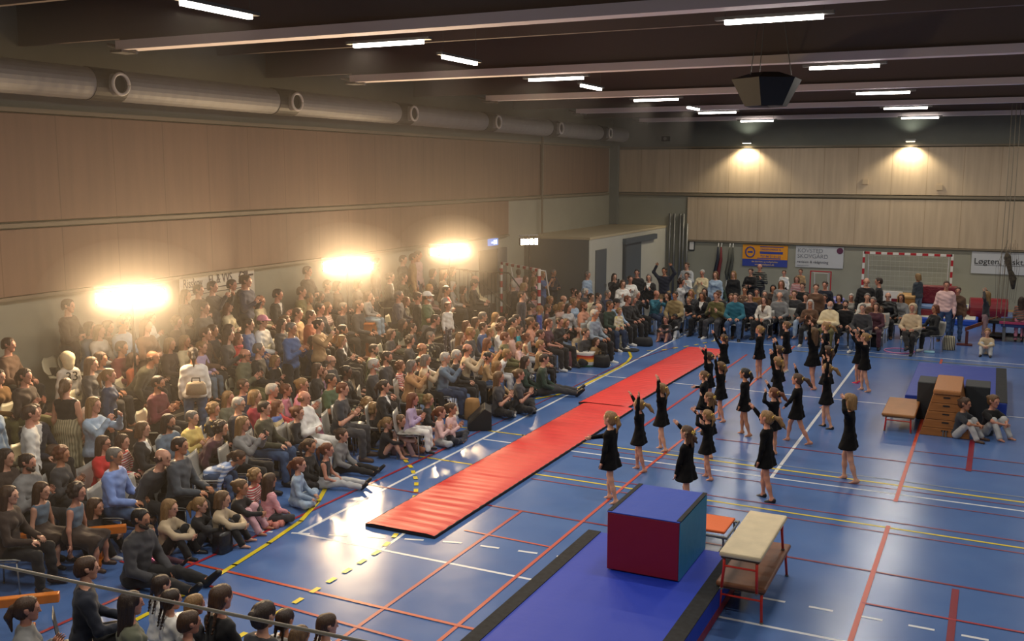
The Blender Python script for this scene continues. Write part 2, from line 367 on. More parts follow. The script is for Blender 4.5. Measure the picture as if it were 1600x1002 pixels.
cl([(-9.6, 10.3), (-8.9, 10.54), (-8.1, 10.8), (-7.2, 11.1), (-6.3, 11.35), (-4.9, 11.5), (-2.2, 11.38), (R_, 11.3)], .05, LW, dash=(.27, .27))
cl([(-5.2, 16.75), (R_, 16.45)], .06, LY); cl([(-5.2, 17.0), (R_, 16.73)], .05, LP); cl([(-10.1, 14.72), (-8.3, 14.66), (R_, 14.38)], .05, LY); cl([(-10.0, 16.8), (-7.9, 16.78), (-5.2, 16.75)], .05, LY)
cl([(-6.6, 14.87), (R_, 14.68)], .04, LF); cl([(-6.6, 14.38), (R_, 14.2)], .04, LF); cl([(-7.0, 16.5), (R_, 16.3)], .03, LF); cl([(-6.5, 15.9), (R_, 15.75)], .03, LF)
cl([(-9.5, 12.95), (R_, 12.6)], .045, LD); cl([(-4.5, 18.15), (R_, 18.0)], .045, LD); cl([(-6.08, 12.87), (-6.08, 7.0)], .05, LR); cl([(-6.45, 11.8), (-5.1, 11.75)], .04, LO)
cl([(-5.1, 6.5), (-5.1, 15.9), (-5.0, 22.2), (-5.04, 29.2)], .05, LO); cl([(-6.05, 18.4), (-5.98, 27.2)], .06, LR); cl([(-1.13, 9.0), (-1.11, 14.6)], .06, LO); cl([(-1.12, 15.8), (-1.1, 28.8)], .06, LO)
cl([(-.16, 9.5), (-.16, 12.63)], .08, LD); cl([(-.16, 18.03), (-.15, 20.2)], .09, LD); cl([(-1.1, 18.93), (R_, 18.85)], .035, LF); cl([(-1.12, 11.75), (R_, 11.6)], .04, LR)
cl([(-9.9, 9.22), (-3, 9.12)], .05, LO); cl([(-9.9, 8.85), (-3, 8.45)], .045, LR); cl([(-9.1, 7.0), (-8.9, 11.0), (-8.75, 15.9)], .05, LR)
cl([(-5.6, 28.36), (R_, 28.5)], .05, mat('line_olive', (140, 140, 96), .4)); cl([(-9.6, 14.45), (-8.8, 15.2), (-8.62, 24.5), (-8.1, 27.5)], .03, LF)
cl([(-8.4, 6.0), (-8.42, 8.74), (-8.5, 9.4), (-8.6, 10.19), (-8.75, 11.08), (-9.05, 11.9), (-9.5, 12.8), (-10.2, 13.6)], .07, LY)
cl([(-10.2, 26.9), (-9.37, 26.69), (-9.04, 26.17), (-8.73, 25.46), (-8.58, 24.72), (-8.52, 23.97), (-8.52, 22.79), (-8.53, 21.0), (-8.7, 20.2), (-8.95, 19.7)], .07, LY)
cl([(-7.09, 6.5), (-7.1, 10.6), (-7.18, 11.06), (-7.4, 11.8), (-7.67, 12.39), (-7.94, 12.93), (-8.24, 13.44), (-8.68, 14.01), (-9.08, 14.41)], .07, LY, dash=(.16, .17))
cl([(-7.2, 29.5), (-7.7, 28.0), (-8.3, 26.8), (-9.5, 25.9)], .06, LY, dash=(.2, .25))

# ---------------- spectator stand (three carpeted steps)
TIER = [(-12.0, .35), (-12.9, .70), (-13.8, 1.05)]
TY0, TY1 = 6.5, 25.0
M_step = mat('stand_carpet', (58, 50, 44), .85, noise=.1, nscale=20)
st = empty('spectator_stand', (0, 0, 0)); tag(st, 'stepped dark spectator stand along the side wall', 'stand')
zb = 0
for i, (x, z) in enumerate(TIER):
    x1 = TIER[i + 1][0] if i < 2 else XL + .12
    s_ = MB().box(x1, x, TY0, TY1, 0, z).build('step', M_step, st)
    MB().box(x - .05, x + .006, TY0, TY1, z - .03, z + .006).build('nosing', mat('nosing_metal', (140, 128, 108), .5, metal=.3), s_)
def floorz(x, y):
    if y > TY1 + .1 or y < TY0 - .1: return 0.0
    z = 0.0
    for tx, tz in TIER:
        if x < tx: z = tz
    return z
def rampz(x, y):
    if y > TY1 + .1 or y < TY0 - .1: return 0.0
    return min(1.05, max(0.0, (-11.75 - x) * .39))
# side steps and railing at the end of the stand
rl = empty('stand_railing', (0, TY1, 0)); tag(rl, 'black metal railing with thin vertical bars at the end of the stand', 'railing')
mb = MB(); mb.tube([(XL + .15, .1, 2.2), (-13.6, .1, 2.2), (-12.2, .1, 1.15)], .025)
mb.build('handrail', M_black, rl)
mb = MB()
for x in np.arange(XL + .2, -12.2, .13):
    zt = 2.2 if x < -13.6 else 2.2 - (x + 13.6) * .75
    mb.tube([(x, .1, max(0, zt - 1.1)), (x, .1, zt)], .009, 5)
mb.build('bars', M_black, rl)
mb = MB()
for x in np.arange(XL + .2, -12.9, .13): mb.tube([(x, 1.6, .3), (x, 1.6, 2.0)], .009, 5)
mb.tube([(XL + .15, 1.6, 2.0), (-13.0, 1.6, 2.0), (-12.2, 1.6, 1.1)], .022)
mb.build('outer_bars', M_black, rl)
MB().box(XL + .1, -13.5, .12, 1.7, 0, 1.05).box(-13.5, -13.15, .12, 1.7, 0, .78).box(-13.15, -12.8, .12, 1.7, 0, .52).box(-12.8, -12.45, .12, 1.7, 0, .26).build('side_steps', M_step, rl)

# ---------------- floodlight towers
M_flood = mat('flood_face', (255, 218, 168), emit=FLOOD_E)
M_flood4 = mat('flood_face_small', (255, 226, 180), emit=60)
for i, ((px, py), base) in enumerate(zip([(195, 462), (548, 415), (705, 392), (827, 377)], [.7, .7, .7, 0])):
    p = ground(px, py, 2.9)
    if i < 3: p[0] = -13.1
    e = empty('floodlight_tower', (p[0], p[1], 0))
    tag(e, ['leftmost of the glaring floodlight towers in the stand', 'glaring floodlight tower between the banner wall and the third tower', 'glaring floodlight tower nearest the stand railing', 'dimmest floodlight tower, standing behind the stand by the grey room block'][i], 'floodlight')
    MB().tube([(0, 0, base), (0, 0, 3.0)], .022, 8).build('pole', M_black, e)
    for a in (0, 2.1, 4.2): MB().tube([(0, 0, base + .35), (.35 * math.cos(a), .35 * math.sin(a), base + .02)], .014, 6).build('leg', M_black, e)
    rot = math.radians(-38)                     # lamps face the floor and partly the gallery
    R3 = Matrix.Rotation(rot, 4, 'Z')
    Lr = 1.15 if i < 3 else .62
    f = empty('lamp_bar', (0, 0, 2.9)); f.parent = e; f.rotation_euler = (0, 0, rot)
    MB().tube([(-.05, -Lr / 2, .17), (-.05, Lr / 2, .17)], .02, 8).tube([(0, 0, 0), (-.05, 0, .17)], .02, 6).build('crossbar', M_silver, f)
    n_ = 4
    for k in range(n_):
        yy = (k - (n_ - 1) / 2) * Lr / n_
        w = Lr / n_ * .42
        MB().box(-.1, 0, yy - w, yy + w, -.12, .09).build('lamp_housing', M_black, f)
        MB().quad((.012, yy - w * .85, -.1), (.012, yy + w * .85, -.1), (.005, yy + w * .85, .07), (.005, yy - w * .85, .07)).build('lamp_face', M_flood if i < 3 else M_flood4, f)

# ---------------- banners
def banner(label, x0, x1, y, z0, z1, m, wall='far'):
    e = empty('banner', ((x0 + x1) / 2, y, z0) if wall == 'far' else (y, (x0 + x1) / 2, z0)); tag(e, label, 'banner')
    return e
RF = Matrix.Rotation(math.pi / 2, 4, 'X')
# left wall banner
e = empty('banner', (XL + .06, 16.07, 2.05)); tag(e, 'white company banner with electric plug drawing on the stand wall', 'banner')
w2, h2 = 1.12, .93
MB().box(-.02, 0, -w2, w2, 0, h2).build('cloth', mat('banner_white', (214, 206, 190), .6), e)
RL = Matrix.Rotation(math.pi / 2, 4, 'Z') @ RF
def tl(s, y, z, size, m, al='LEFT'): return text(s, 'lettering', size, m, e, Matrix.Translation((.006, y, z)) @ RL @ Matrix.Diagonal((.66, 1, 1, 1)), al)
Mt = mat('banner_ink', (42, 34, 52), .6)
tl('Risskov', -1.03, .60, .27, Mt); tl('EL & VVS', -.30, .62, .28, Mt); tl('din', -.55, .83, .07, Mt)
MB().box(.002, .006, -1.0, .9, .53, .55).box(.002, .006, -1.0, .9, .44, .455).build('underline', Mt, e)
tl('OK', .15, .14, .26, mat('banner_green', (50, 90, 60), .6))
MB().tube([(.01, .62, .68), (.012, .68, .8), (.012, .78, .76)], .015, 6).box(.004, .012, .78, .9, .66, .86).box(.004, .012, .92, 1.08, .8, .84).box(.004, .012, .92, 1.08, .68, .72).build('plug_drawing', Mt, e)
# far banners
def farb(px0, py0, px1, py1, label, name_):
    a = at(px0, py0, YF - .03); b_ = at(px1, py1, YF - .03)
    e = empty('banner', ((a.x + b_.x) / 2, YF - .03, b_.z)); tag(e, label, 'banner'); return e, (b_.x - a.x) / 2, a.z - b_.z
e, w2, h2 = farb(1161, 382, 1230, 418, 'orange and blue sponsor banner with round emblem on the end wall', 0)
MB().box(-w2, w2, -.02, 0, 0, h2).build('cloth', mat('banner_orange', (226, 150, 34), .6), e)
mb_ = mat('banner_blue', (48, 66, 150), .6); mo_ = mat('banner_yellow_ink', (230, 196, 110), .6)
MB().box(-w2, w2, -.026, -.02, 0, h2 * .33).build('blue_band', mb_, e)
def tf(e, s, x, z, size, m, al='LEFT'): return text(s, 'lettering', size, m, e, Matrix.Translation((x, -.03, z)) @ RF, al)
tf(e, 'LINDEN-PARCK A', .22, h2 * .76, .10, mb_, 'CENTER'); tf(e, 'TLF 86 21 01 24', .22, h2 * .43, .12, mb_, 'CENTER')
MB().box(-.2, .72, -.028, -.02, h2 * .9, h2 * .94).box(-.2, .7, -.028, -.02, h2 * .59, h2 * .70).box(-.3, .62, -.028, -.02, h2 * .36, h2 * .4).build('blue_bars', mb_, e)
tf(e, 'det skal frem og vedligeholdes', 0, h2 * .19, .085, mo_, 'CENTER'); tf(e, 'www.lokalsport.dk', 0, h2 * .05, .1, mo_, 'CENTER')
pts = [(-.58 + .18 * math.cos(a), -.03, h2 * .66 + .2 * math.sin(a)) for a in np.linspace(0, 2 * math.pi, 25)]
MB().tube(pts, .025, 6).box(-.68, -.48, -.03, -.02, h2 * .62, h2 * .7).build('emblem', mb_, e)
e, w2, h2 = farb(1244, 384, 1317, 420, 'white sponsor banner with grey capitals and small round logo', 0)
MB().box(-w2, w2, -.02, 0, 0, h2).build('cloth', mat('banner_pale', (190, 192, 194), .6), e)
mg_ = mat('banner_grey_ink', (130, 134, 142), .6); mk_ = mat('banner_dark_ink', (70, 72, 84), .6)
tf(e, 'KOVSTED', -.83, h2 * .7, .22, mg_); tf(e, 'SKOVGÅRD', -.83, h2 * .44, .22, mg_); tf(e, 'revision & rådgivning', -.83, h2 * .2, .14, mk_)
tf(e, 'statsautoriseret', -.83, h2 * .06, .07, mg_)
MB().tube([(.76, -.02, h2 * .82), (.76, -.035, h2 * .82)], .12, 20).build('logo', mat('logo_plum', (92, 40, 70), .6), e)
e, w2, h2 = farb(1519, 393, 1640, 432, 'white banner with black words beside the handball goal', 0)
MB().box(-w2, w2, -.02, 0, 0, h2).build('cloth', MATS['banner_pale'], e)
tf(e, 'Løgten, friskt...', -w2 + .08, h2 * .45, .3, mat('ink_black', (30, 30, 32), .6)); MB().box(-w2 + .1, w2 - .2, -.024, -.02, h2 * .38, h2 * .40).build('underline', MATS['ink_black'], e)
# ================================================================== figures
def nrm(v):
    v = np.asarray(v, float); return v / (np.linalg.norm(v) + 1e-9)
def sdf_mesh(prims, h, k=0.035, cuts=(), subs=(), after=()):
    """prims: (a, b, ra, rb, axis or None, squash). Smooth union meshed with surface nets."""
    allp = list(prims) + list(after)
    A = np.array([p[0] for p in allp], float); B = np.array([p[1] for p in allp], float)
    R = np.array([max(p[2], p[3]) for p in allp])
    lo = np.minimum(A, B).min(0) - R.max() - 2 * h; hi = np.maximum(A, B).max(0) + R.max() + 2 * h
    n = np.ceil((hi - lo) / h).astype(int) + 1
    ax = [lo[i] + h * np.arange(n[i]) for i in range(3)]
    V = np.full(n, 0.3, dtype=np.float32)
    G = None
    if cuts or subs:
        G = np.meshgrid(ax[0], ax[1], ax[2], indexing='ij', sparse=True)
    for qi, (a, b, ra, rb, sq, sf) in enumerate(allp):
        if qi == len(prims):
            for p, nn in cuts: V = np.maximum(V, ((G[0] - p[0]) * nn[0] + (G[1] - p[1]) * nn[1] + (G[2] - p[2]) * nn[2]).astype(np.float32))
        a = np.asarray(a, float); b = np.asarray(b, float); m = max(ra, rb) + k + 2.5 * h
        l = np.minimum(a, b) - m; u = np.maximum(a, b) + m
        i0 = np.maximum(0, np.floor((l - lo) / h).astype(int)); i1 = np.minimum(n, np.ceil((u - lo) / h).astype(int) + 1)
        X, Y, Z = np.meshgrid(ax[0][i0[0]:i1[0]], ax[1][i0[1]:i1[1]], ax[2][i0[2]:i1[2]], indexing='ij', sparse=True)
        X = X - a[0]; Y = Y - a[1]; Z = Z - a[2]; d = b - a
        dd = float(d @ d)
        t = np.clip((X * d[0] + Y * d[1] + Z * d[2]) / (dd + 1e-12), 0, 1) if dd > 1e-10 else np.zeros((1, 1, 1))
        qx, qy, qz = X - t * d[0], Y - t * d[1], Z - t * d[2]
        if sq is not None:
            s = (qx * sq[0] + qy * sq[1] + qz * sq[2]) * (sf - 1)
            qx = qx + sq[0] * s; qy = qy + sq[1] * s; qz = qz + sq[2] * s
        D = np.sqrt(qx * qx + qy * qy + qz * qz) - (ra + (rb - ra) * t)
        sl = tuple(slice(i0[j], i1[j]) for j in range(3))
        C = V[sl]; hh = np.clip(0.5 + 0.5 * (C - D) / k, 0, 1)
        V[sl] = C * (1 - hh) + D * hh - k * hh * (1 - hh)
    for p, nn in (cuts if not after else ()):                       # remove the side the normal points to
        V = np.maximum(V, (G[0] - p[0]) * nn[0] + (G[1] - p[1]) * nn[1] + (G[2] - p[2]) * nn[2])
    for a, b, r in subs:
        a = np.asarray(a, float); d = np.asarray(b, float) - a; dd = float(d @ d) + 1e-12
        X, Y, Z = G[0] - a[0], G[1] - a[1], G[2] - a[2]
        t = np.clip((X * d[0] + Y * d[1] + Z * d[2]) / dd, 0, 1)
        D = np.sqrt((X - t * d[0]) ** 2 + (Y - t * d[1]) ** 2 + (Z - t * d[2]) ** 2) - r
        V = np.maximum(V, -D)
    # surface nets
    S = V < 0
    nx, ny, nz = V.shape
    cs = np.zeros((nx - 1, ny - 1, nz - 1), dtype=np.int8)
    for i in (0, 1):
        for j in (0, 1):
            for l in (0, 1):
                cs += S[i:nx - 1 + i, j:ny - 1 + j, l:nz - 1 + l]
    act = (cs > 0) & (cs < 8)
    I, J, K = np.nonzero(act); m = len(I)
    if m == 0: return np.zeros((0, 3)), np.zeros((0, 4), int)
    idx = np.full(act.shape, -1, dtype=np.int64); idx[I, J, K] = np.arange(m)
    acc = np.zeros((m, 3)); cnt = np.zeros(m)
    offs = [(i, j, l) for i in (0, 1) for j in (0, 1) for l in (0, 1)]
    for o in offs:
        for axn in range(3):
            if o[axn]: continue
            o2 = list(o); o2[axn] = 1
            v0 = V[I + o[0], J + o[1], K + o[2]]; v1 = V[I + o2[0], J + o2[1], K + o2[2]]
            c = (v0 < 0) != (v1 < 0)
            t = np.where(c, v0 / np.where(np.abs(v0 - v1) < 1e-9, 1, v0 - v1), 0)
            pt = np.tile(np.array(o, float), (m, 1)); pt[:, axn] = t
            acc[c] += pt[c]; cnt[c] += 1
    P = acc / np.maximum(cnt, 1)[:, None] + np.stack([I, J, K], 1); P = P * h + lo
    quads = []
    for axn in range(3):
        s0 = [slice(1, -1)] * 3; s0[axn] = slice(0, -1); s1 = list(s0); s1[axn] = slice(1, None)
        a_ = S[tuple(s0)]; b_ = S[tuple(s1)]
        ch = a_ != b_
        ii = np.stack(np.nonzero(ch), 1)
        if not len(ii): continue
        base = ii + 1; base[:, axn] -= 1
        u, w = [(1, 2), (2, 0), (0, 1)][axn]
        q = []
        for du, dw in ((-1, -1), (0, -1), (0, 0), (-1, 0)):
            c = base.copy(); c[:, u] += du; c[:, w] += dw
            q.append(idx[c[:, 0], c[:, 1], c[:, 2]])
        q = np.stack(q, 1); flip = ~a_[ch]
        q[flip] = q[flip][:, ::-1]
        quads.append(q[(q >= 0).all(1)])
    return P, np.concatenate(quads)

BODY = dict(
    m=dict(th=.44, sh=.42, tor=.52, sho=.186, hip=.10, ua=.30, fa=.26, hr=.96, nk=.075, g=1.13, hand=1.0),
    w=dict(th=.42, sh=.40, tor=.48, sho=.160, hip=.095, ua=.275, fa=.24, hr=.93, nk=.075, g=.98, hand=.9),
    k=dict(th=.335, sh=.32, tor=.375, sho=.125, hip=.068, ua=.215, fa=.19, hr=.90, nk=.055, g=.72, hand=.72))

class Fig: pass
def rotm(axis, ang):
    return np.array(Matrix.Rotation(ang, 3, axis))
def solve(kind, pose):
    """forward kinematics; figure faces +Y, right hand at +X"""
    B = BODY[kind]; J = Fig(); J.kind = kind; J.B = B
    ln = math.radians(pose.get('lean', 0)); sd = math.radians(pose.get('side', 0)); tw = math.radians(pose.get('twist', 0))
    R = rotm('Y', sd) @ rotm('X', -ln)
    J.u = R @ np.array([0, 0, 1.]); J.f = R @ rotm('Z', tw) @ np.array([0, 1., 0]); J.r = R @ rotm('Z', tw) @ np.array([1., 0, 0])
    Pz = pose.get('pz')
    J.legs = []
    for s, key in ((1, 'R'), (-1, 'L')):
        td, sd_ = pose.get('leg' + key, pose.get('leg', ((.05, 0, -1), (0, 0, -1))))[:2]
        td = nrm((td[0] * s, td[1], td[2])); sd_ = nrm((sd_[0] * s, sd_[1], sd_[2]))
        J.legs.append([s, td, sd_])
    ank = .075 * B['g'] ** .5
    if Pz is None:       # standing: lowest ankle on the ground
        low = min((td * B['th'] + sd_ * B['sh'])[2] for s, td, sd_ in J.legs); Pz = -low + ank
    elif Pz == 'seat': Pz = .45 + .085 * B['g']
    J.P = np.array([0, 0, Pz])
    for L in J.legs:
        s, td, sd_ = L; hip = J.P + np.array([s * B['hip'], 0, -.02]); kn = hip + td * B['th']; an = kn + sd_ * B['sh']
        fd = pose.get('foot' + ('R' if s > 0 else 'L'), pose.get('foot', (.12, 1, -.25))); fd = nrm((fd[0] * s, fd[1], fd[2]))
        L += [hip, kn, an, fd]
    J.N = J.P + J.u * B['tor']
    hd = pose.get('head', (0, 0)); hdir = nrm(J.u * .6 + np.array([0, 0, 1.]) * .4)
    J.hR = rotm('Z', math.radians(hd[0])) @ (rotm('X', -math.radians(hd[1] + pose.get('lean', 0) * .35)))
    J.C = J.N + hdir * (B['nk'] + .085 * B['hr']) + J.hR @ np.array([0, .02, 0]) + J.hR @ np.array([0, 0, .025])
    J.arms = []
    for s, key in ((1, 'R'), (-1, 'L')):
        S = J.N - J.u * .078 * B['g'] + J.r * s * B['sho']
        a = pose.get('arm' + key, pose.get('arm', ((.25, 0, -1), (.1, .1, -1))))
        if 'tgt' + key in pose:
            T = np.asarray(pose['tgt' + key], float); d = T - S; L1, L2 = B['ua'], B['fa']; D = min(np.linalg.norm(d), (L1 + L2) * .995); d = nrm(d)
            T = S + d * D; c = (L1 ** 2 + D ** 2 - L2 ** 2) / (2 * L1 * D); c = max(-1, min(1, c)); sn = math.sqrt(1 - c * c)
            bend = pose.get('bend', (.6, -.2, -.6)); bd = np.array([bend[0] * s, bend[1], bend[2]]); bd = nrm(bd - d * (bd @ d))
            E = S + d * L1 * c + bd * L1 * sn; Wp = T
        else:
            def tow(v): return nrm(J.r * v[0] * s + J.f * v[1] + J.u * v[2])
            E = S + tow(a[0]) * B['ua']; Wp = E + tow(a[1]) * B['fa']
        fdv = nrm(Wp - E); hdv = pose.get('hand' + key, pose.get('hand', None))
        if hdv is not None: fdv2 = nrm(J.r * hdv[0] * s + J.f * hdv[1] + J.u * hdv[2])
        else: fdv2 = fdv
        pn = pose.get('palm', (-1, 0, 0)); pn = J.r * pn[0] * s + J.f * pn[1] + J.u * pn[2]
        pn = pn - fdv2 * (pn @ fdv2); pn = nrm(pn) if np.linalg.norm(pn) > .05 else nrm(np.cross(fdv2, J.u))
        J.arms.append((s, S, E, Wp, fdv2, pn))
    J.curl = pose.get('curl', .25)
    return J

def torso_prims(J, o, bust=True, o2=None):
    B = J.B; g = B['g']; P, u, r, f, T = J.P, J.u, J.r, J.f, B['tor']
    w = J.kind == 'w'
    pr = []
    def h(z, half, rad, fy=0, sq=1.12): pr.append((P + u * T * z + f * fy - r * half, P + u * T * z + f * fy + r * half, rad + o, rad + o, f, sq))
    hw = B['hip']
    h(-.02, hw * (.8 if w else .7), .105 * g + (.01 if w else 0), -.005, 1.0)
    h(.22, hw * .62, .098 * g, 0, 1.1); h(.45, hw * .58, (.088 if w else .102) * g, 0, 1.15)
    h(.66, B['sho'] * .42, .105 * g, .0, 1.15); h(.83, B['sho'] * .55, .088 * g, -.005, 1.2)
    s_ = J.N - u * .05 * g
    for s in (-1, 1): pr.append((J.N - u * .035 * g, J.N - u * .078 * g + r * s * B['sho'] * .93, .048 * g + o, .047 * g + o, None, 1))
    pr.append((s_ - r * B['sho'] * .5 + u * .018, s_ + r * B['sho'] * .5 + u * .018, .045 * g + o, .045 * g + o, None, 1))
    if w and bust:
        for s in (-1, 1):
            c = P + u * T * .70 + r * s * .062 + f * .07; pr.append((c, c, .056 + o, .056 + o, None, 1))
    return pr
def arm_prims(J, o, upto='hand', flare=0):
    g = J.B['g']; pr = []
    for s, S, E, Wp, fd, pn in J.arms:
        if upto == 'short':
            pr.append((S, S + (E - S) * .62, .052 * g + o, .052 * g + o + .004, None, 1)); continue
        pr.append((S, E, .052 * g + o, .039 * g + o, None, 1))
        e = E + (Wp - E) * (.97 if o else 1.0)
        pr.append((E, e, .038 * g + o, .027 * g + o + flare, None, 1))
    return pr
def leg_prims(J, o, upto='ankle', foot=False):
    g = J.B['g']; pr = []
    for s, td, sd_, hip, kn, an, fd in J.legs:
        k2 = kn if upto != 'shorts' else hip + (kn - hip) * .45
        pr.append((hip, k2, .088 * g + o, (.056 if upto != 'shorts' else .082) * g + o, None, 1))
        if upto == 'shorts': continue
        pr.append((kn, kn + (an - kn) * .45, .053 * g + o, .05 * g + o, None, 1)); pr.append((kn + (an - kn) * .4, kn + (an - kn) * (.94 if o else 1), .051 * g + o, .033 * g + o + (.012 if o else 0), None, 1))
        if foot:
            heel = an + nrm(sd_) * .025 * g - fd * .03 * g; toe = an + nrm(sd_) * .03 * g + fd * .135 * g
            pr.append((an, heel, .036 * g, .034 * g, None, 1)); pr.append((heel, toe, .036 * g + (o if foot == 2 else 0), .024 * g, None, 1))
    return pr
def head_prims(J):
    hr = J.B['hr']; out = []
    def q(a, b, ra, rb=None, sq=None, sf=1):
        a = J.C + J.hR @ (np.array(a) * hr); b = J.C + J.hR @ (np.array(b) * hr)
        out.append((a, b, ra * hr, (ra if rb is None else rb) * hr, None if sq is None else J.hR @ np.array(sq, float), sf))
    q((0, -.03, .035), (0, .012, .03), .088, .085, (1, 0, 0), 1.12)
    q((0, .03, -.02), (0, .035, -.06), .066, .05, (1, 0, 0), 1.05)
    q((0, .06, -.088), (0, .058, -.09), .026)
    q((0, .093, .01), (0, .108, -.022), .010, .014)
    q((-.03, .078, .028), (.03, .078, .028), .02)
    for s in (-1, 1): q((s * .084, -.005, -.005), (s * .086, -.012, .025), .016, .02, (1, 0, 0), 1.6)
    q((0, -.02, -.04), (0, -.03, -.0), .06)
    return out
def blob(c, rx, ry, rz, Rm):
    v = []; f = []
    n, mm = 6, 4
    for i in range(mm + 1):
        a = math.pi * i / mm
        for j in range(n):
            b = 2 * math.pi * j / n
            v.append(np.asarray(c) + Rm @ np.array([rx * math.sin(a) * math.cos(b), ry * math.sin(a) * math.sin(b), rz * math.cos(a)]))
    for i in range(mm):
        for j in range(n): f.append((i * n + j, (i + 1) * n + j, (i + 1) * n + (j + 1) % n, i * n + (j + 1) % n))
    return np.array(v), np.array(f)
def seg_tube(pts, rad, n=5):
    mb = MB(); mb.tube([tuple(p) for p in pts], rad, n, caps=False)
    v = np.array(mb.v); f = np.array(mb.f)
    # close the tip with a small pyramid of quads
    tip = np.asarray(pts[-1]) + nrm(np.asarray(pts[-1]) - np.asarray(pts[-2])) * rad[-1] * .7
    k = len(v); v = np.vstack([v, tip]); base = (len(pts) - 1) * n
    f2 = np.array([(base + i, base + (i + 1) % n, k, k) for i in range(n)])
    return v, f, f2
def hand_geo(Wp, d, pn, s, size, curl):
    """palm and five fingers; d along the fingers, pn out of the palm, thumb on the inner/upper side"""
    side = nrm(np.cross(pn, d)) * (1 if s > 0 else -1)       # towards the thumb
    V = []; Fq = []; off = 0; T3 = []
    def put(v, f, f2=None):
        nonlocal off
        V.append(v); Fq.append(np.asarray(f) + off)
        if f2 is not None: T3.append(f2[:, :3] + off)
        off += len(v)
    L = .088 * size; wd = .04 * size; th = .015 * size
    P = [Wp - d * .01 + side * wd * .6, Wp - d * .01 - side * wd * .6, Wp + d * L - side * wd, Wp + d * L + side * wd, ]
    mid = [Wp + d * L * .5 + side * wd * 1.05, Wp + d * L * .5 - side * wd]
    ring0 = [P[0] + pn * th, P[0] - pn * th, P[1] - pn * th, P[1] + pn * th]
    ring1 = [mid[0] + pn * th * 1.15, mid[0] - pn * th, mid[1] - pn * th, mid[1] + pn * th * 1.15]
    ring2 = [P[3] + pn * th * .8, P[3] - pn * th * .8, P[2] - pn * th * .8, P[2] + pn * th * .8]
    v = np.array(ring0 + ring1 + ring2); f = [(3, 2, 1, 0), (8, 9, 10, 11)]
    for a in (0, 4):
        for i in range(4): f.append((a + i, a + (i + 1) % 4, a + 4 + (i + 1) % 4, a + 4 + i))
    put(v, np.array(f))
    ln = [.068, .078, .072, .056]
    for i in range(4):
        b = Wp + d * (L - .004) + side * wd * (.76 - .5 * i)
        c1 = curl * .8; c2 = curl * 1.9
        sp = side * (.10 - .07 * i)
        d1 = nrm(d * math.cos(c1) + pn * math.sin(c1) + sp); d2 = nrm(d * math.cos(c1 + c2) + pn * math.sin(c1 + c2) + sp)
        l = ln[i] * size; p1 = b + d1 * l * .5; p2 = p1 + d2 * l * .5
        put(*seg_tube([b - d * .008, p1, p2], [.0088 * size, .0082 * size, .0062 * size]))
    b = Wp + d * L * .25 + side * wd * .75
    d1 = nrm(d * .65 + side * .8 + pn * (.25 + curl * .4)); d2 = nrm(d * .95 + side * .25 + pn * (.2 + curl * .5))
    put(*seg_tube([b - d1 * .01, b + d1 * .042 * size, b + d1 * .042 * size + d2 * .034 * size], [.0125 * size, .0105 * size, .0075 * size]))
    return np.vstack(V), np.vstack(Fq), np.vstack(T3)

def join_geo(parts):
    """parts: (V, quads, mat index[, tris])"""
    Vs, Fs, Ms = [], [], []; o = 0
    for p in parts:
        V, Q, m = p[:3]
        Vs.append(V); Fs += [tuple(x) for x in (np.asarray(Q) + o).tolist()]; Ms += [m] * len(Q)
        if len(p) > 3: Fs += [tuple(x) for x in (np.asarray(p[3]) + o).tolist()]; Ms += [m] * len(p[3])
        o += len(V)
    return np.vstack(Vs), Fs, Ms

def make_body(J, h=.017, bare_feet=True):
    pr = torso_prims(J, 0) + arm_prims(J, 0) + leg_prims(J, 0, foot=True)
    g = J.B['g']
    pr.append((J.N - J.u * .03, J.C - J.hR @ np.array([0, .02, .06]) * J.B['hr'], .056 * g ** .5 * (.9 if J.kind != 'm' else 1), .05 * g ** .5, None, 1))
    parts = [(*sdf_mesh(pr, h, .03), 0)]
    parts.append((*sdf_mesh(head_prims(J), min(h, .0135) * .95, .018), 0))
    for s, S, E, Wp, fd, pn in J.arms:
        V, Q, T = hand_geo(Wp, fd, pn, s, J.B['hand'], J.curl); parts.append((V, Q, 0, T))
    hr = J.B['hr']
    for s in (-1, 1):
        parts.append((*blob(J.C + J.hR @ (np.array([s * .031, .083, .008]) * hr), .017 * hr, .013 * hr, .009 * hr, J.hR), 1))  # eyes and brows drawn large and dark, standing in for eye-socket shade
        parts.append((*blob(J.C + J.hR @ (np.array([s * .032, .091, .030]) * hr), .021 * hr, .009 * hr, .0055 * hr, J.hR), 1))
    parts.append((*blob(J.C + J.hR @ (np.array([0, .083, -.052]) * hr), .024 * hr, .009 * hr, .006 * hr, J.hR), 2))
    return join_geo(parts)

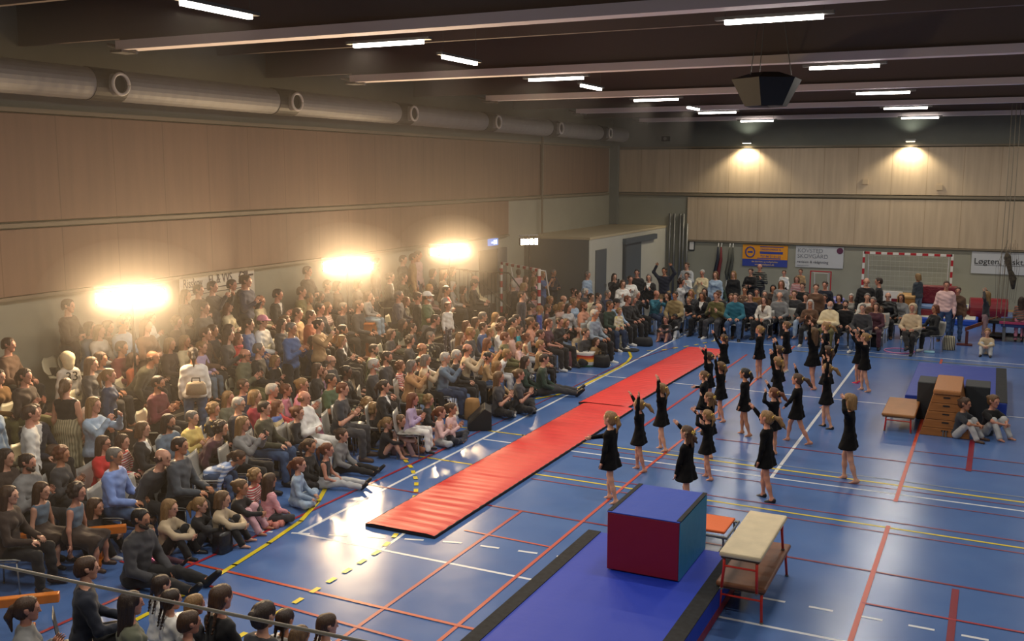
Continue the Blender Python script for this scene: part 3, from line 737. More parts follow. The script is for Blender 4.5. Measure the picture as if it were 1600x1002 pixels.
def folds(V, a=.0055):
    x, y, z = V[:, 0], V[:, 1], V[:, 2]; D = np.stack([np.sin(31 * z + 33 * y + 19 * x) + .5 * np.sin(43 * z - 60 * x + 50 * y), np.sin(52 * z - 23 * x + 1.3) + .6 * np.sin(71 * y + 60 * z), .7 * np.sin(38 * x + 44 * y + 2.1) + .4 * np.sin(90 * x - 30 * z)], 1)
    return V + D * a * .8
def garment(J, kind, h=.017):
    V, Q = garment0(J, kind, h); return folds(V, .003 if kind in ('leotard', 'tank', 'dress') else .0045), Q
def garment0(J, kind, h=.017):
    """clothing pieces as closed shells a little outside the body"""
    g = J.B['g']; neck = (J.N + J.u * .012, J.u)
    o = .019
    if kind in ('long', 'short', 'tank', 'leotard'):
        pr = torso_prims(J, o if kind != 'tank' else .009); af = []
        if kind in ('long', 'leotard'): af = arm_prims(J, .012 if kind == 'long' else .007, flare=.004)
        if kind == 'short': af = arm_prims(J, .014, 'short')
        cuts = [neck, (J.P - J.u * (.07 if kind != 'leotard' else .2), -J.u)]
        if kind == 'tank':
            cuts[0] = (J.N - J.u * .004, J.u)
        return sdf_mesh(pr, h, .03, cuts, (), af)
    if kind == 'bib':
        T = J.B['tor']; low = J.P + J.u * T * .42
        return sdf_mesh(torso_prims(J, .021), .014, .03, [neck, (low, nrm(J.r * T * .5 - J.u * .07)), (low, nrm(-J.r * T * .5 - J.u * .07)), (J.P, -J.f)])
    if kind == 'coat':
        pr = torso_prims(J, .022)
        pr.append((J.N - J.u * .01 - J.r * .03, J.N - J.u * .01 + J.r * .03, .07 * g, .07 * g, None, 1))
        return sdf_mesh(pr, h, .03, [(J.N + J.u * .045, J.u), (J.P - J.u * .12, -J.u)], (), arm_prims(J, .018, flare=.008))
    if kind == 'trousers':
        pr = torso_prims(J, .012, False)[:2] + leg_prims(J, .013)
        return sdf_mesh(pr, h, .03)
    if kind == 'shorts':
        pr = torso_prims(J, .010, False)[:2] + leg_prims(J, .010, 'shorts')
        return sdf_mesh(pr, h, .03)
    if kind == 'skirt':
        kn = (J.legs[0][4] + J.legs[1][4]) / 2; sh = (J.legs[0][5] + J.legs[1][5]) / 2
        hem = kn + (sh - kn) * .35
        pr = torso_prims(J, .014, False)[:2] + leg_prims(J, .03)
        pr.append((J.P, hem, .12 * g, .17 * g, None, 1))
        return sdf_mesh(pr, h, .06, [(hem, nrm(hem - J.P))])
    if kind == 'dress':
        kn = (J.legs[0][4] + J.legs[1][4]) / 2; hem = J.P + (kn - J.P) * .62
        hem[2] = J.P[2] - .62 * J.B['th'] * .92
        pr = torso_prims(J, .009)
        for s in (-1, 1):
            pr.append((J.P + J.r * s * .03 + J.u * .1, hem + J.r * s * .075, .085 * g, .195 * g, None, 1))
        for l in J.legs: pr.append((l[3], l[3] + (l[4] - l[3]) * .8, .09 * g, .085 * g, None, 1))
        return sdf_mesh(pr, h, .035, [neck, (hem, np.array([0, 0, -1.]))], (), arm_prims(J, .008, flare=.003))
def shoe(J, i, h=.011):
    s, td, sd_, hip, kn, an, fd = J.legs[i]; g = J.B['g']; d = nrm(sd_)
    heel = an + d * .028 * g - fd * .032 * g; toe = an + d * .033 * g + fd * .14 * g
    pr = [(an - d * .01, heel, .042 * g, .044 * g, None, 1), (heel, toe, .044 * g, .033 * g, None, 1), (heel + d * .018, toe + d * .008, .036 * g, .032 * g, None, 1)]
    return sdf_mesh(pr, h, .015, [(an - d * .035, -d)])

# hair, in the frame of the head (origin at its centre, face towards +Y)
rng = random.Random(4)
def hair_geo(style, h=.0125):
    base = [((0, -.032, .042), (0, .006, .048), .098, .093, (1, 0, 0), 1.1), ((0, -.05, -.01), (0, -.05, -.01), .085, .085, (1, 0, 0), 1.08)]
    face = [((0, .115, .012), (0, .10, -.15), .088)]
    cuts = []; k = .02; pr = list(base)
    if style == 'S': cuts = [((0, -.05, -.055), (0, .35, -1.))]
    elif style == 'X':
        pr = [((0, -.04, .0), (0, -.01, .0), .096, .094, (1, 0, 0), 1.08)]; cuts = [((0, 0, .035), (0, -.2, 1.)), ((0, .03, 0), (0, 1., 0)), ((0, -.05, -.055), (0, .35, -1.))]
    elif style in ('B', 'L'):
        z = -.12 if style == 'B' else -.30
        for s in (-1, 1):
            pr.append(((s * .07, -.02, .02), (s * (.075 if style == 'B' else .085), -.02 if style == 'B' else -.05, z), .038, .03, None, 1))
            pr.append(((s * .04, -.07, .0), (s * .05, -.09, z), .05, .045, None, 1))
        pr.append(((0, -.075, 0), (0, -.095, z), .05, .05, None, 1)); cuts = [((0, 0, z - .01), (0, 0, -1.))]
    elif style == 'P':
        pr += [((0, -.12, .04), (0, -.145, .035), .028, .022, None, 1), ((0, -.145, .035), (0, -.175, -.05), .03, .038, None, 1), ((0, -.175, -.05), (0, -.15, -.2), .036, .012, None, 1)]
        cuts = [((0, -.05, -.06), (0, .5, -1.))] if False else []
    elif style == 'F':      # pony tail flung out by the dance
        pr += [((0, -.11, .045), (0, -.14, .05), .028, .024, None, 1), ((0, -.14, .05), (.02, -.21, .03), .032, .042, None, 1), ((.02, -.21, .03), (.05, -.28, -.06), .042, .038, None, 1), ((.05, -.28, -.06), (.08, -.33, -.13), .034, .008, None, 1)]
    elif style == 'N': pr += [((0, -.125, .055), (0, -.135, .055), .042, .042, None, 1)]
    elif style == 'C':
        r2 = random.Random(7)
        for i in range(46):
            a = r2.uniform(0, 2 * math.pi); e = r2.uniform(-.5, 1.4); x, y, z = math.cos(a) * math.cos(e), math.sin(a) * math.cos(e), math.sin(e)
            if y > .45 and z < .55: continue
            c = (x * .095, y * .10 - .02, z * .105 + .02); pr.append((c, c, .032, .032, None, 1))
        k = .012
    elif style == 'R':
        for s in (-1, 1):
            for i in range(9):
                c = (s * (.05 + .004 * (i % 2)), -.085 - .008 * i, .0 - .035 * i); pr.append((c, c, .023 - .001 * i, .023 - .001 * i, None, 1))
        k = .012
    elif style == 'G':      # loose wild hair
        r2 = random.Random(9)
        for i in range(26):
            a = r2.uniform(math.pi * 1.0, math.pi * 2.0); rr_ = r2.uniform(.09, .17); z = r2.uniform(-.22, .08)
            pr.append(((math.cos(a) * .07, math.sin(a) * .07 - .02, .02), (math.cos(a) * rr_, math.sin(a) * rr_ - .03, z), .03, .018, None, 1))
        k = .015
    elif style == 'K':      # cap
        pr = [((0, -.035, .05), (0, .01, .055), .102, .098, (1, 0, 0), 1.08)]
        pr.append(((-.035, .10, .05), (.035, .10, .05), .045, .045, (0, 0, 1), 4.0)); pr.append(((-.02, .13, .045), (.02, .13, .045), .045, .045, (0, 0, 1), 4.5))
        return sdf_mesh(pr, .011, .012, [((0, 0, .03), (0, 0, -1.))])
    elif style == 'H':      # hood
        pr = [((0, -.045, .035), (0, .0, .045), .122, .115, None, 1), ((0, -.06, -.06), (0, -.05, -.11), .10, .09, None, 1)]
        return sdf_mesh(pr, h, .03, [], [((0, .14, .02), (0, .12, -.06), .10)])
    elif style == 'beard':
        pr = [((-.055, .03, -.06), (0, .07, -.095), .026, .03, None, 1), ((.055, .03, -.06), (0, .07, -.095), .026, .03, None, 1), ((-.03, .088, -.045), (.03, .088, -.045), .012, .012, None, 1)]
        return sdf_mesh(pr, .010, .012)
    V, Q = sdf_mesh(pr, h, k, cuts, face)
    a_ = np.arctan2(V[:, 0], V[:, 1] + .03); rr_ = np.hypot(V[:, 0], V[:, 1] + .03) + 1e-6; g_ = .0035 * np.sin(a_ * 19 + V[:, 2] * 25) * np.minimum(1, rr_ / .06)
    V[:, 0] += V[:, 0] / rr_ * g_; V[:, 1] += (V[:, 1] + .03) / rr_ * g_
    return V, Q
def glasses_geo():
    mb = MB()
    for s in (-1, 1):
        mb.tube([(s * .032 + .021 * math.cos(a), .106, .008 + .017 * math.sin(a)) for a in np.linspace(0, 2 * math.pi, 11)], .0028, 4)
        mb.tube([(s * .053, .104, .012), (s * .088, .0, .015)], .0028, 4)
    mb.tube([(-.011, .108, .01), (.011, .108, .01)], .0028, 4)
    return mb.v, mb.f
PEOPLE = """
# back rows left stand
4 497 sl w Ld brown black
45 491 sc m Sd darkolive denim
113 474 ta m Sd darkbrown black
133 517 sl w Bd greyblue black
~163 528 sl w Lb offwhite denim
186 524 sl m Sg paleblue black
197 543 sl m Sd maroon black
~212 517 ta w Lt brown black
236 508 tc g Ln white darkgrey
263 452 ta m Sd darkbrown black
291 460 tl w Lt taupe darkgrey
309 451 tp m Sd darkgrey black
334 445 tl m Sd darkolive black
371 440 ta m Sd black black
382 447 tc m Sn navy black
354 486 sa w Lr cream paleblue
317 494 sl m Sn darkgrey black
333 519 sl m Sn darkgrey black
322 533 sl m Sn brown black
360 517 sc w Pd greyblue black
346 538 sc w Ld darkgrey black
388 515 sl m Sd blue denim
413 508 sl m Kpink white denim
406 475 sl w Ld cream darkbrown
435 469 sc m Sk blacksuit black
372 544 sl b Br red darkolive o=redscarf
409 551 sl m Sg black black
277 505 sl b Cb brown black
~288 505 sl b Cb darkbrown black
296 538 sl w Lb cream black
270 541 sl w Lb darkbrown black
319 553 sl g Sb lavender greyblue
239 553 sl b Cn brown black
242 571 sf m Xn darkolive black
155 575 sl w Bn darkgrey black
~214 567 sl g Bn rust black
172 603 tl w Pb darkdenim black f=30
259 625 sc m Sd maroon black o=beard
18 561 sl m Sn brown black
9 592 sl w Ld ochre olive
30 598 sc w Pn darkbrown olive
105 566 tl b Hcream offwhite33 denim f=165
148 583 sl w Lt darkgrey black
105 624 tl w Pt blacktank stripeskirt f=110
147 634 tp w Lb paledenim black
47 634 tl m Sn white darkolive f=60
55 677 sl m Sn navyblazer black
44 724 sc m Sd greyhoodie black o=beard
97 711 sc w Cr darkgrey black
~74 697 sl b Bn brown black
2 660 tl w Ln paleblue black
10 716 sl w Ld darkbrown black
162 694 sl w Ln red black o=glasses
186 713 sl m Sg lightblue denim
221 672 sl w Bt blackwhite black
200 690 sl b Bn redstripe black
259 661 sl m Ld denimshirt black o=beard
250 717 sf m Xn darkgrey black
282 698 sl m Sd slate black
301 654 sc w Sg yellow brown
386 557 sc m Xn olivegrey olive o=glasses
425 573 sc b Bb black black
330 583 tl w Pd white denim f=140
379 599 sl m Sn navy black o=glasses
340 620 sl w Lb greyolive black
341 640 sl w Cb blackgold black
367 633 sl m Sw darknavy black o=glasses
399 621 sl w Bb crimson black
426 611 sl w Sw coral black
414 639 sl m Sd darkolive denim
434 636 sl g Lr creamblue black
456 610 sl g Sr pink black
346 670 sf w Cd plum black
380 663 sp w Lb greycardigan black
374 716 bend g Pn bluestripe denim
473 602 sc w Nb pink pink
465 612 sl b Br darkgrey black
471 624 sa m Xt whitepuff white
471 644 sl g Nr black denim
501 583 sl g Pr whitefloral black
485 572 sl w Ln black black
518 595 sl m Sd green black
536 609 sc m Sr darktee charcoal
542 582 sl w Nk black blackfloral o=dark
575 633 fk b Cb black black s=1.15
587 642 fk b Cb black black s=1.1
598 604 sl w Pd blackblazer black
535 681 fe g Nn greyhoodie black
458 573 sl g Bn darkbrown black
517 561 sl m Xg darkgrey black o=glasses
543 552 sc w Bb blackwhite black
581 542 sl m Sd plaidgreen black o=beard
585 571 sl m Sw darkgrey black o=beard
605 559 sl m Sd darktee black o=beard
536 522 sl m Sk blacksuit black o=beard
470 533 tc m Sg blue black
490 536 sl w Ln darkdenim black
499 521 tp w Nd tan black
641 530 sl w Cd charcoal black
614 537 sc b Bn darktee black
656 531 sl g Pd darkgrey black
660 545 sl m Xt white black o=glasses
668 523 sl w Sg blackfloral black
686 517 sf m Sd black black
720 528 sl w Lt darkbrown black
736 520 sl m Sb darkgrey greyblue
731 546 sp m Xn beige black
714 556 sl w Sw black black
693 560 sp m Sw tealgrey darkdenim
669 563 sp w Bg beige black
644 572 sp w Bg camel olive
626 573 sl b Cr redstripe black
~656 568 sl b Sk black black
729 507 sl w Lr rust black
756 512 sl m Sn denimblue black
640 624 sc g Lr lavender white
744 503 sl w Ln olive black
755 493 sl m Sg darkgrey black
775 493 sl w Lb lightbeige black
787 503 sl m Sn darkgreen black
~801 504 sl m Sk black black o=beard
~812 500 sl m Sd brown black
829 503 sl w Nt peach black
778 513 sl w Cr white black
769 521 sl g Sb teal black
790 528 sl m Sr olivejacket khaki
801 520 sl w Bb pinkbeige black
808 516 sl b Sn cyan black
835 512 sl g Nn darknavy black
823 528 sl g Nr creamtank lightgrey
762 537 sp w Lr camel denim
812 540 sl g Sb pinktop lightgrey s=.8
845 523 sl b Sn darktee black
858 506 sl w Sr plumtee black
875 503 sc w Sd black black
763 559 sl b Sk tan denim
793 554 sf b Sb white lightgrey
826 565 fc w Ld darkgreen black
846 562 fe m Sd darkgreen darkgrey
780 590 fcc w Lt charcoaltee black
812 586 fcc w Nt charcoaltee black
777 573 fc w Lb tan black
844 484 tl b Sb royalblue black
830 482 sl m Kblack darkgrey black
885 505 sp g Bt black denim
# middle back
595 416 tl m Sn taupe darkgrey
611 405 tl m Sd black black
642 410 tl m Sn tanjacket olive f=30
659 405 tl m Sn palepink denim
600 440 sl m Sd blacksuit black
624 472 sl m Sg navy black
638 449 sl w Nd darkolive black
654 464 tl m Sd black black
635 478 sl g Lr darkolive black
580 478 sl b Bn greysweater palejeans z=.4
668 474 ta m Kwhite green grey o=beard
700 482 tl b Sr white patterned f=-10
696 451 ta w Sd greyred black
707 450 sl w Bw grey black
~648 460 sl b Sn brown black
~675 450 sl w Lb pinkgrey black
690 433 tl w Ln taupe black
714 426 tl w Bt olivegrey black
630 507 sf w Ld greenjumper greyolive
~671 436 sl w Bd darkgrey black
~505 450 sl m Sd darkgrey black
~526 452 sl w Bn brown black
~560 452 sl w Bb taupe black
475 427 ta m Sn darkbrown black
484 461 sl b Bn darkolive black
472 466 sl m Sn olive black
483 474 sl b Bb tan black
499 483 sl m Sk darknavy black
517 480 sl w Lt stripepink black
536 487 sl m Sg darkgrey black
449 506 sl w Nt cream black
~469 498 sl m Sn tan black
~481 493 sl g Bn brown black
~484 507 sl m Sn rust black
440 522 sl w Ld darkgrey black
579 470 sl w Lt pinkgrey black
~560 492 sl m Sn darkgrey black
~725 458 sl g Bn brown black
734 452 sl w Kblack black black
743 443 sl m Xb creamjacket darkgrey
754 432 sl m Sd darkslate black
764 449 sl b Sd lavender black
782 425 tl m Sd pinkshirt black f=120
801 446 tl m Sw black black f=160
834 425 tl m Sn brown black f=-10
836 439 tl w Lb blackpink black f=0
848 430 tp m Sb bluetee darkdenim f=0
819 449 tl w Bb floralpale darkgrey f=20
~816 462 tl m Sd darknavy black f=20
834 462 tl b Sr redstripe black s=1.05 f=-20
868 426 ta m Sg navygrey black f=-10
~822 437 tl w Lr brown black f=-10
# corner
865 469 sl w Nb black black f=-20
876 468 sl m Xd darkgrey black f=-20
897 456 sl w Nd patternbeige black
915 457 sl w Cw darkgrey black
923 465 sl w Nd cream black
~934 464 sl m Sd black black
950 460 sl m Sg navy black
~906 461 sl m Korange brown black
858 482 sl b Sn plum black
868 483 sl b Cb charcoal black
878 479 sl w Bb pinkbeige black
888 481 sl w Ld palegrey black
897 473 sl w Nb paleblue black
913 479 sl m Sr peach black o=beard
921 492 sl m Sw checkpale black
929 485 sl w Bg grey black
942 480 sl m Xn black black
950 478 sl m Sn darkgreen darkdenim
964 474 sl m Kblack paleblue black
965 487 tl b Cb yellowfloral yellowfloral s=.85 f=-30
981 469 sl m Sr black black
990 469 sl w Bg black black
994 461 sp w Bw black black
910 519 fc m Xt beige denim
920 520 fc m Sn darkgrey black
931 534 fc b Bn tan black
939 425 tl m Sg lightblueshirt black f=-20
960 433 tp w Ld black black f=-40
975 444 tc w Bn white black f=-60
985 437 tc w Nd white black f=-60
995 427 tl m Sk black black f=-70
1014 434 tc w Bg blackwhite denim
1038 424 tup m Sd darknavy tan
1073 416 tc m Sn palegrey black
1073 431 tc b Sn white black
1097 427 tc w Sw cream cream
1118 430 tl w Bt paleblue paleblue
1067 441 tl w Cd lightgrey black f=0
1026 460 sp m Xt teal darkdenim f=-30
~1043 463 sf w Ld darkbrown denim f=-110
1055 463 sl m Sd khakijacket black
1078 459 sl w Lb darkgrey black
1076 469 sl b Sb blacktee denim
1097 463 sl w Bn blackwhite black
~1101 456 sl w Ld black black
1040 500 fk g Pt black plumgrey
1054 496 fk g Pk black palegrey o=dark
1122 443 sl m Sd darkgreen darkolive f=-60
1146 429 tl w Lb black black
1173 425 ta w Nd black black
1187 418 tc m Xt greystripe darkgrey
1225 427 tl b Sn white black
1251 425 tl b Sn tan black
1245 437 tl g Bt redstripe black
1221 444 tl w Lt grey black
1208 451 sl w Bk darkbrown black
1165 454 sl m Sn patternbeige black
1181 457 sl w Nd ochre black
1120 463 sc m Sr olivegreen charcoal
~1125 461 sl m Sn black black
1139 465 sl w Nt darkgrey black
1149 465 sl m Sn tealjacket denim
1172 464 sl m Sd darknavy black
1194 469 sl w Bn scarfwhite black
~1195 460 sl w Lg brown black
1211 468 sl g Sn redstripe denim
~1218 463 sl m Xt grey black
1234 468 sl b Cb greygreen black f=60
~1240 460 sl m Sn darkgrey black
1254 448 sl m Sn black black
~1259 465 sl m Sd black paleblue
1266 475 sc w Lw brown black
~1278 460 sl g Lt brown black
~1275 450 tl w Nn brown black
1289 446 tl m Sd darknavy black
1288 466 sl m Sd navy black
1297 477 sa m Xw creampuff olive o=beard
~1311 466 sl w Bd black black
1321 476 sl m Sk blacklogo black o=beard
1330 465 sl w Bw bwstripe black
1354 441 tl m Xt black black
1376 441 tl m Sd black black f=-160
~1355 465 sl m Sg whiteblack black
1364 471 sl m Sg brown black
1348 482 sl m Sg darkgrey denim
1384 463 sl m Xn blackleather black o=glasses
1369 480 sl w Bn plum plum
1376 484 sl g Bt blacktank black s=.85
1408 466 sl w Ln greyjacket black
1426 482 sx m Hbeige beige black
1434 433 tl w Bb darkslatedress greyblue f=150
1480 446 tl m Sn pinkshirt denim
1496 455 tl w Nn brownjacket denim
1461 483 sx w Br black black f=-150
1541 462 tup g Lb darkgrey pinkgrey f=170 s=1.1
1543 520 fk b Sb beige palegrey
1596 470 tl g Ld multistripe pinktights f=100
# front floor children
66 768 sb g Ln tealtop brownskirt
121 770 sb g Cd tealtop brownskirt
150 793 fk g Ln black black
221 812 fe m Sk charcoaljacket black o=beard
266 795 fk g Lb beigefur black
234 831 fe g Bt sequinpink plum s=.75
377 763 fk g Nt black pinkpants
399 745 fc b Cb redstripe black
422 752 fc g Ln pinkstripe charcoal f=70
323 789 fk g Pb black darkgrey
339 783 fk g Bt beigefur black
468 727 fc g Pr paledenim paledenim
512 704 fe g Pr blacktank palegrey
484 698 fc g Pn black black
608 662 fk g Pb blackleotard bare
629 660 fk g Nt pinkbeige pinkgrey
655 651 fc g Nn blackleotard bare
670 626 fc b Cb black bare
690 645 fcc g Pr pinktop palegrey
705 640 fcc g Nn palepink darknavy
845 540 sl b Sb tan black
# bottom left
44 954 sc w Pn greyhoodie black f=40
137 890 sl m Sn darknavy black f=50
206 945 sl w Ld greyolive black f=60
253 916 fc g Rd jerseywhite black f=70
274 940 fc g Rd jerseywhite black f=70
300 946 fc g Rb charcoal black f=70
347 936 fc g Rn black black f=80 s=1.2
297 975 fc b Sn grey black f=60 s=1.1
415 963 fc g Nd charcoal black f=80 s=1.2
445 971 fc g Rd jerseywhite black f=80
474 995 fc g Lt grey black f=80
508 980 fc g Rn jerseywhite black f=60
15 775 sl w Ln darkbrown black
1508 632 fk g Nn darktee lightgrey f=-12 s=1.1
1553 628 fk g Nt blacktee lightgrey f=-35 s=1.1
"""
# ------------------------------------------------------------------ colours
PAL = dict(black=(24, 23, 25), brown=(92, 66, 48), darkbrown=(54, 40, 33), darkolive=(60, 58, 40), offwhite=(208, 202, 190), paleblue=(150, 170, 192), maroon=(98, 34, 42), white=(222, 220, 214),
 taupe=(112, 98, 84), darkgrey=(52, 52, 55), navy=(32, 40, 66), cream=(214, 198, 160), blue=(58, 88, 136), greyblue=(92, 110, 128), lavender=(176, 158, 190), grey=(122, 122, 122), rust=(150, 74, 40),
 ochre=(120, 84, 36), red=(186, 34, 34), slate=(66, 72, 80), yellow=(206, 182, 106), olivegrey=(92, 94, 72), darknavy=(26, 31, 46), greyolive=(100, 102, 84), crimson=(140, 26, 46), coral=(208, 84, 84),
 pink=(214, 138, 160), plum=(76, 42, 54), green=(72, 92, 62), darktee=(42, 46, 54), charcoal=(56, 56, 60), tan=(168, 136, 96), beige=(188, 168, 138), camel=(172, 128, 84), teal=(34, 98, 116), olive=(92, 88, 50),
 darkgreen=(38, 58, 46), peach=(206, 146, 120), pinkbeige=(196, 160, 148), cyan=(30, 160, 176), royalblue=(34, 62, 150), greensage=(110, 130, 96), khaki=(140, 122, 84), palegrey=(176, 178, 180), lightgrey=(176, 176, 176),
 palepink=(222, 186, 182), darkslate=(52, 60, 68), ochre2=(120, 90, 30), palered=(200, 110, 110), lightblue=(120, 146, 206), palejeans=(134, 156, 172), denim=(62, 84, 118), darkdenim=(40, 54, 80), pinkgrey=(150, 120, 122),
 plumgrey=(98, 74, 82), pinkpants=(206, 160, 168), skin=(200, 150, 122))
ALIAS = dict(blacksuit='black', navyblazer='darknavy', greyhoodie='grey', greycardigan='grey', denimshirt='greyblue', whitepuff='white', blackblazer='black', paledenim='paleblue', charcoaltee='charcoal', darkdenimjacket='darkdenim',
 tealgrey='greyblue', denimblue='blue', lightbeige='beige', olivejacket='olive', creamtank='cream', pinktop='palepink', plumtee='plum', tanjacket='tan', greysweater='grey', greyred='grey', greenjumper='darkgreen', creamjacket='cream',
 pinkshirt='palepink', blackpink='black', bluetee='blue', navygrey='darknavy', lightblueshirt='paleblue', blackwhite='black', khakijacket='khaki', blacktee='black', tealjacket='teal', olivegreen='olive', scarfwhite='offwhite',
 greygreen='greensage', creampuff='cream', blacklogo='black', whiteblack='offwhite', blackleather='black', blacktank='black', greyjacket='grey', darkslatedress='darkslate', brownjacket='brown', tealtop='greyblue',
 charcoaljacket='charcoal', beigefur='beige', sequinpink='coral', jerseywhite='white', blackleotard='black', offwhite33='offwhite', brownskirt='darkbrown', pinktights='pink', tealjumper='teal', bare='skin', floralskirt='beige')
PATT = dict(redstripe=((206, 196, 190), (170, 40, 56), 'STRIPE', 9), bluestripe=((120, 148, 196), (206, 214, 230), 'STRIPE', 5), pinkstripe=((206, 120, 132), (222, 178, 180), 'STRIPE', 16), stripepink=((176, 140, 132), (210, 190, 180), 'STRIPE', 8),
 plaidgreen=((66, 84, 56), (128, 140, 104), 'CHECK', 16), whitefloral=((206, 196, 196), (150, 110, 130), 'FLORAL', 16), blackfloral=((196, 186, 150), (26, 26, 26), 'FLORAL', 12), blackgold=((170, 140, 50), (22, 20, 20), 'FLORAL', 13),
 creamblue=((206, 190, 150), (70, 96, 160), 'STRIPE', 2), stripeskirt=((176, 168, 136), (130, 122, 96), 'STRIPE', 9), patterned=((190, 186, 190), (70, 66, 80), 'FLORAL', 14), floralpale=((206, 186, 170), (150, 120, 110), 'FLORAL', 12),
 patternbeige=((176, 150, 116), (96, 70, 54), 'FLORAL', 12), checkpale=((150, 162, 172), (120, 132, 146), 'CHECK', 40), yellowfloral=((214, 196, 90), (214, 206, 180), 'FLORAL', 14), greystripe=((96, 98, 90), (34, 34, 36), 'STRIPE', 4),
 bwstripe=((200, 196, 186), (36, 34, 34), 'STRIPE', 9), multistripe=((40, 90, 100), (160, 90, 60), 'STRIPE', 6))
WORDS = dict(blacksuit='black suit jacket', navyblazer='navy blazer', greyhoodie='grey hoodie', greycardigan='grey cardigan', denimshirt='blue denim shirt', whitepuff='puffy white jumper', blackblazer='black blazer', paledenim='pale denim shirt',
 charcoaltee='charcoal t-shirt', darktee='dark t-shirt', denimblue='blue denim jacket', lightbeige='light beige coat', olivejacket='olive jacket', creamtank='cream sleeveless top', pinktop='pink top', plumtee='plum t-shirt', tanjacket='tan jacket',
 greyred='grey cardigan over red', greenjumper='dark green jumper', creamjacket='cream jacket', pinkshirt='pink shirt', blackpink='black top with pink scarf', bluetee='blue shirt', navygrey='navy jacket over grey', lightblueshirt='light blue shirt',
 blackwhite='black jacket over white', khakijacket='khaki jacket', blacktee='black t-shirt', tealjacket='teal jacket', olivegreen='olive green jumper', scarfwhite='white top and brown scarf', creampuff='cream padded jacket', blacklogo='black printed sweatshirt',
 whiteblack='white and black jacket', blackleather='black leather jacket', blacktank='black tank top', greyjacket='grey jacket', darkslatedress='dark slate dress', brownjacket='brown jacket', tealtop='teal sleeveless top', charcoaljacket='charcoal jacket',
 beigefur='beige fluffy jacket', sequinpink='pink sequin jacket', jerseywhite='white sports jersey', blackleotard='black leotard', offwhite33='off-white hoodie printed 33', redstripe='red striped top', bluestripe='blue striped jumper', pinkstripe='pink striped jumper',
 stripepink='pale striped top', plaidgreen='green plaid shirt', whitefloral='white floral top', blackfloral='black floral blouse', blackgold='black and gold top', creamblue='cream and blue top', floralpale='pale floral top', patternbeige='beige patterned top',
 checkpale='pale checked shirt', yellowfloral='yellow floral suit', greystripe='grey and black striped jumper', bwstripe='black and white striped top', multistripe='multicoloured top', lightblue='light blue jumper', patterned='patterned top', white='white top')
def cmat(key):
    nm = 'cloth_' + key
    if nm in MATS: return MATS[nm]
    if key in PATT:
        a, b, k, s = PATT[key]; return stripes(nm, a, b, s, 'X' if key == 'stripeskirt' else 'Z', .5 if k != 'FLORAL' else .32, k)
    c = PAL[ALIAS.get(key, key)]
    if key == 'sequinpink': return mat(nm, (216, 120, 150), .25, metal=.5, noise=.5, nscale=70)
    if key in ('denim', 'darkdenim', 'palejeans', 'denimshirt', 'paledenim', 'denimblue'): return mat(nm, c, .85, noise=.22, nscale=9, bump=.3, bscale=22)
    if key == 'blackleather': return mat(nm, c, .35, bump=.4, bscale=14)
    return mat(nm, c, .85, noise=.10, nscale=7, bump=.25, bscale=13, sheen=.1)
HAIRC = dict(k=('black', (22, 18, 17)), d=('dark brown', (48, 33, 24)), n=('brown', (70, 48, 32)), t=('light brown', (100, 74, 48)), b=('blonde', (134, 103, 64)), g=('grey', (112, 106, 100)), w=('white', (180, 174, 166)), r=('ginger', (98, 52, 28)))
def hmat(c): return mat('hair_' + HAIRC[c][0].replace(' ', '_'), HAIRC[c][1], .5, noise=.28, nscale=26, stretch=(3, 3, .5), bump=.6, bscale=60)
SKIN = [mat('skin_fair', (196, 146, 122), .5, noise=.05, nscale=8), mat('skin_rosy', (186, 130, 108), .5, noise=.05, nscale=8), mat('skin_tan', (176, 122, 92), .5, noise=.05, nscale=8), mat('skin_dark', (92, 60, 44), .5, noise=.05, nscale=8)]
M_eye = mat('eye_dark', (46, 34, 28), .3); M_lip = mat('lips', (156, 78, 74), .5); M_ph = mat('placeholder_cloth', (90, 90, 90))
M_shoe = [mat('shoe_black', (22, 22, 24), .5), mat('shoe_white', (206, 204, 198), .5), mat('shoe_brown', (70, 48, 34), .5)]
STYLEW = dict(S='short %s hair', L='long %s hair', B='%s bob', P='%s ponytail', N='tied-up %s hair', C='curly %s hair', X='bald head', R='%s braids', F='flying %s ponytail', G='wild %s hair')

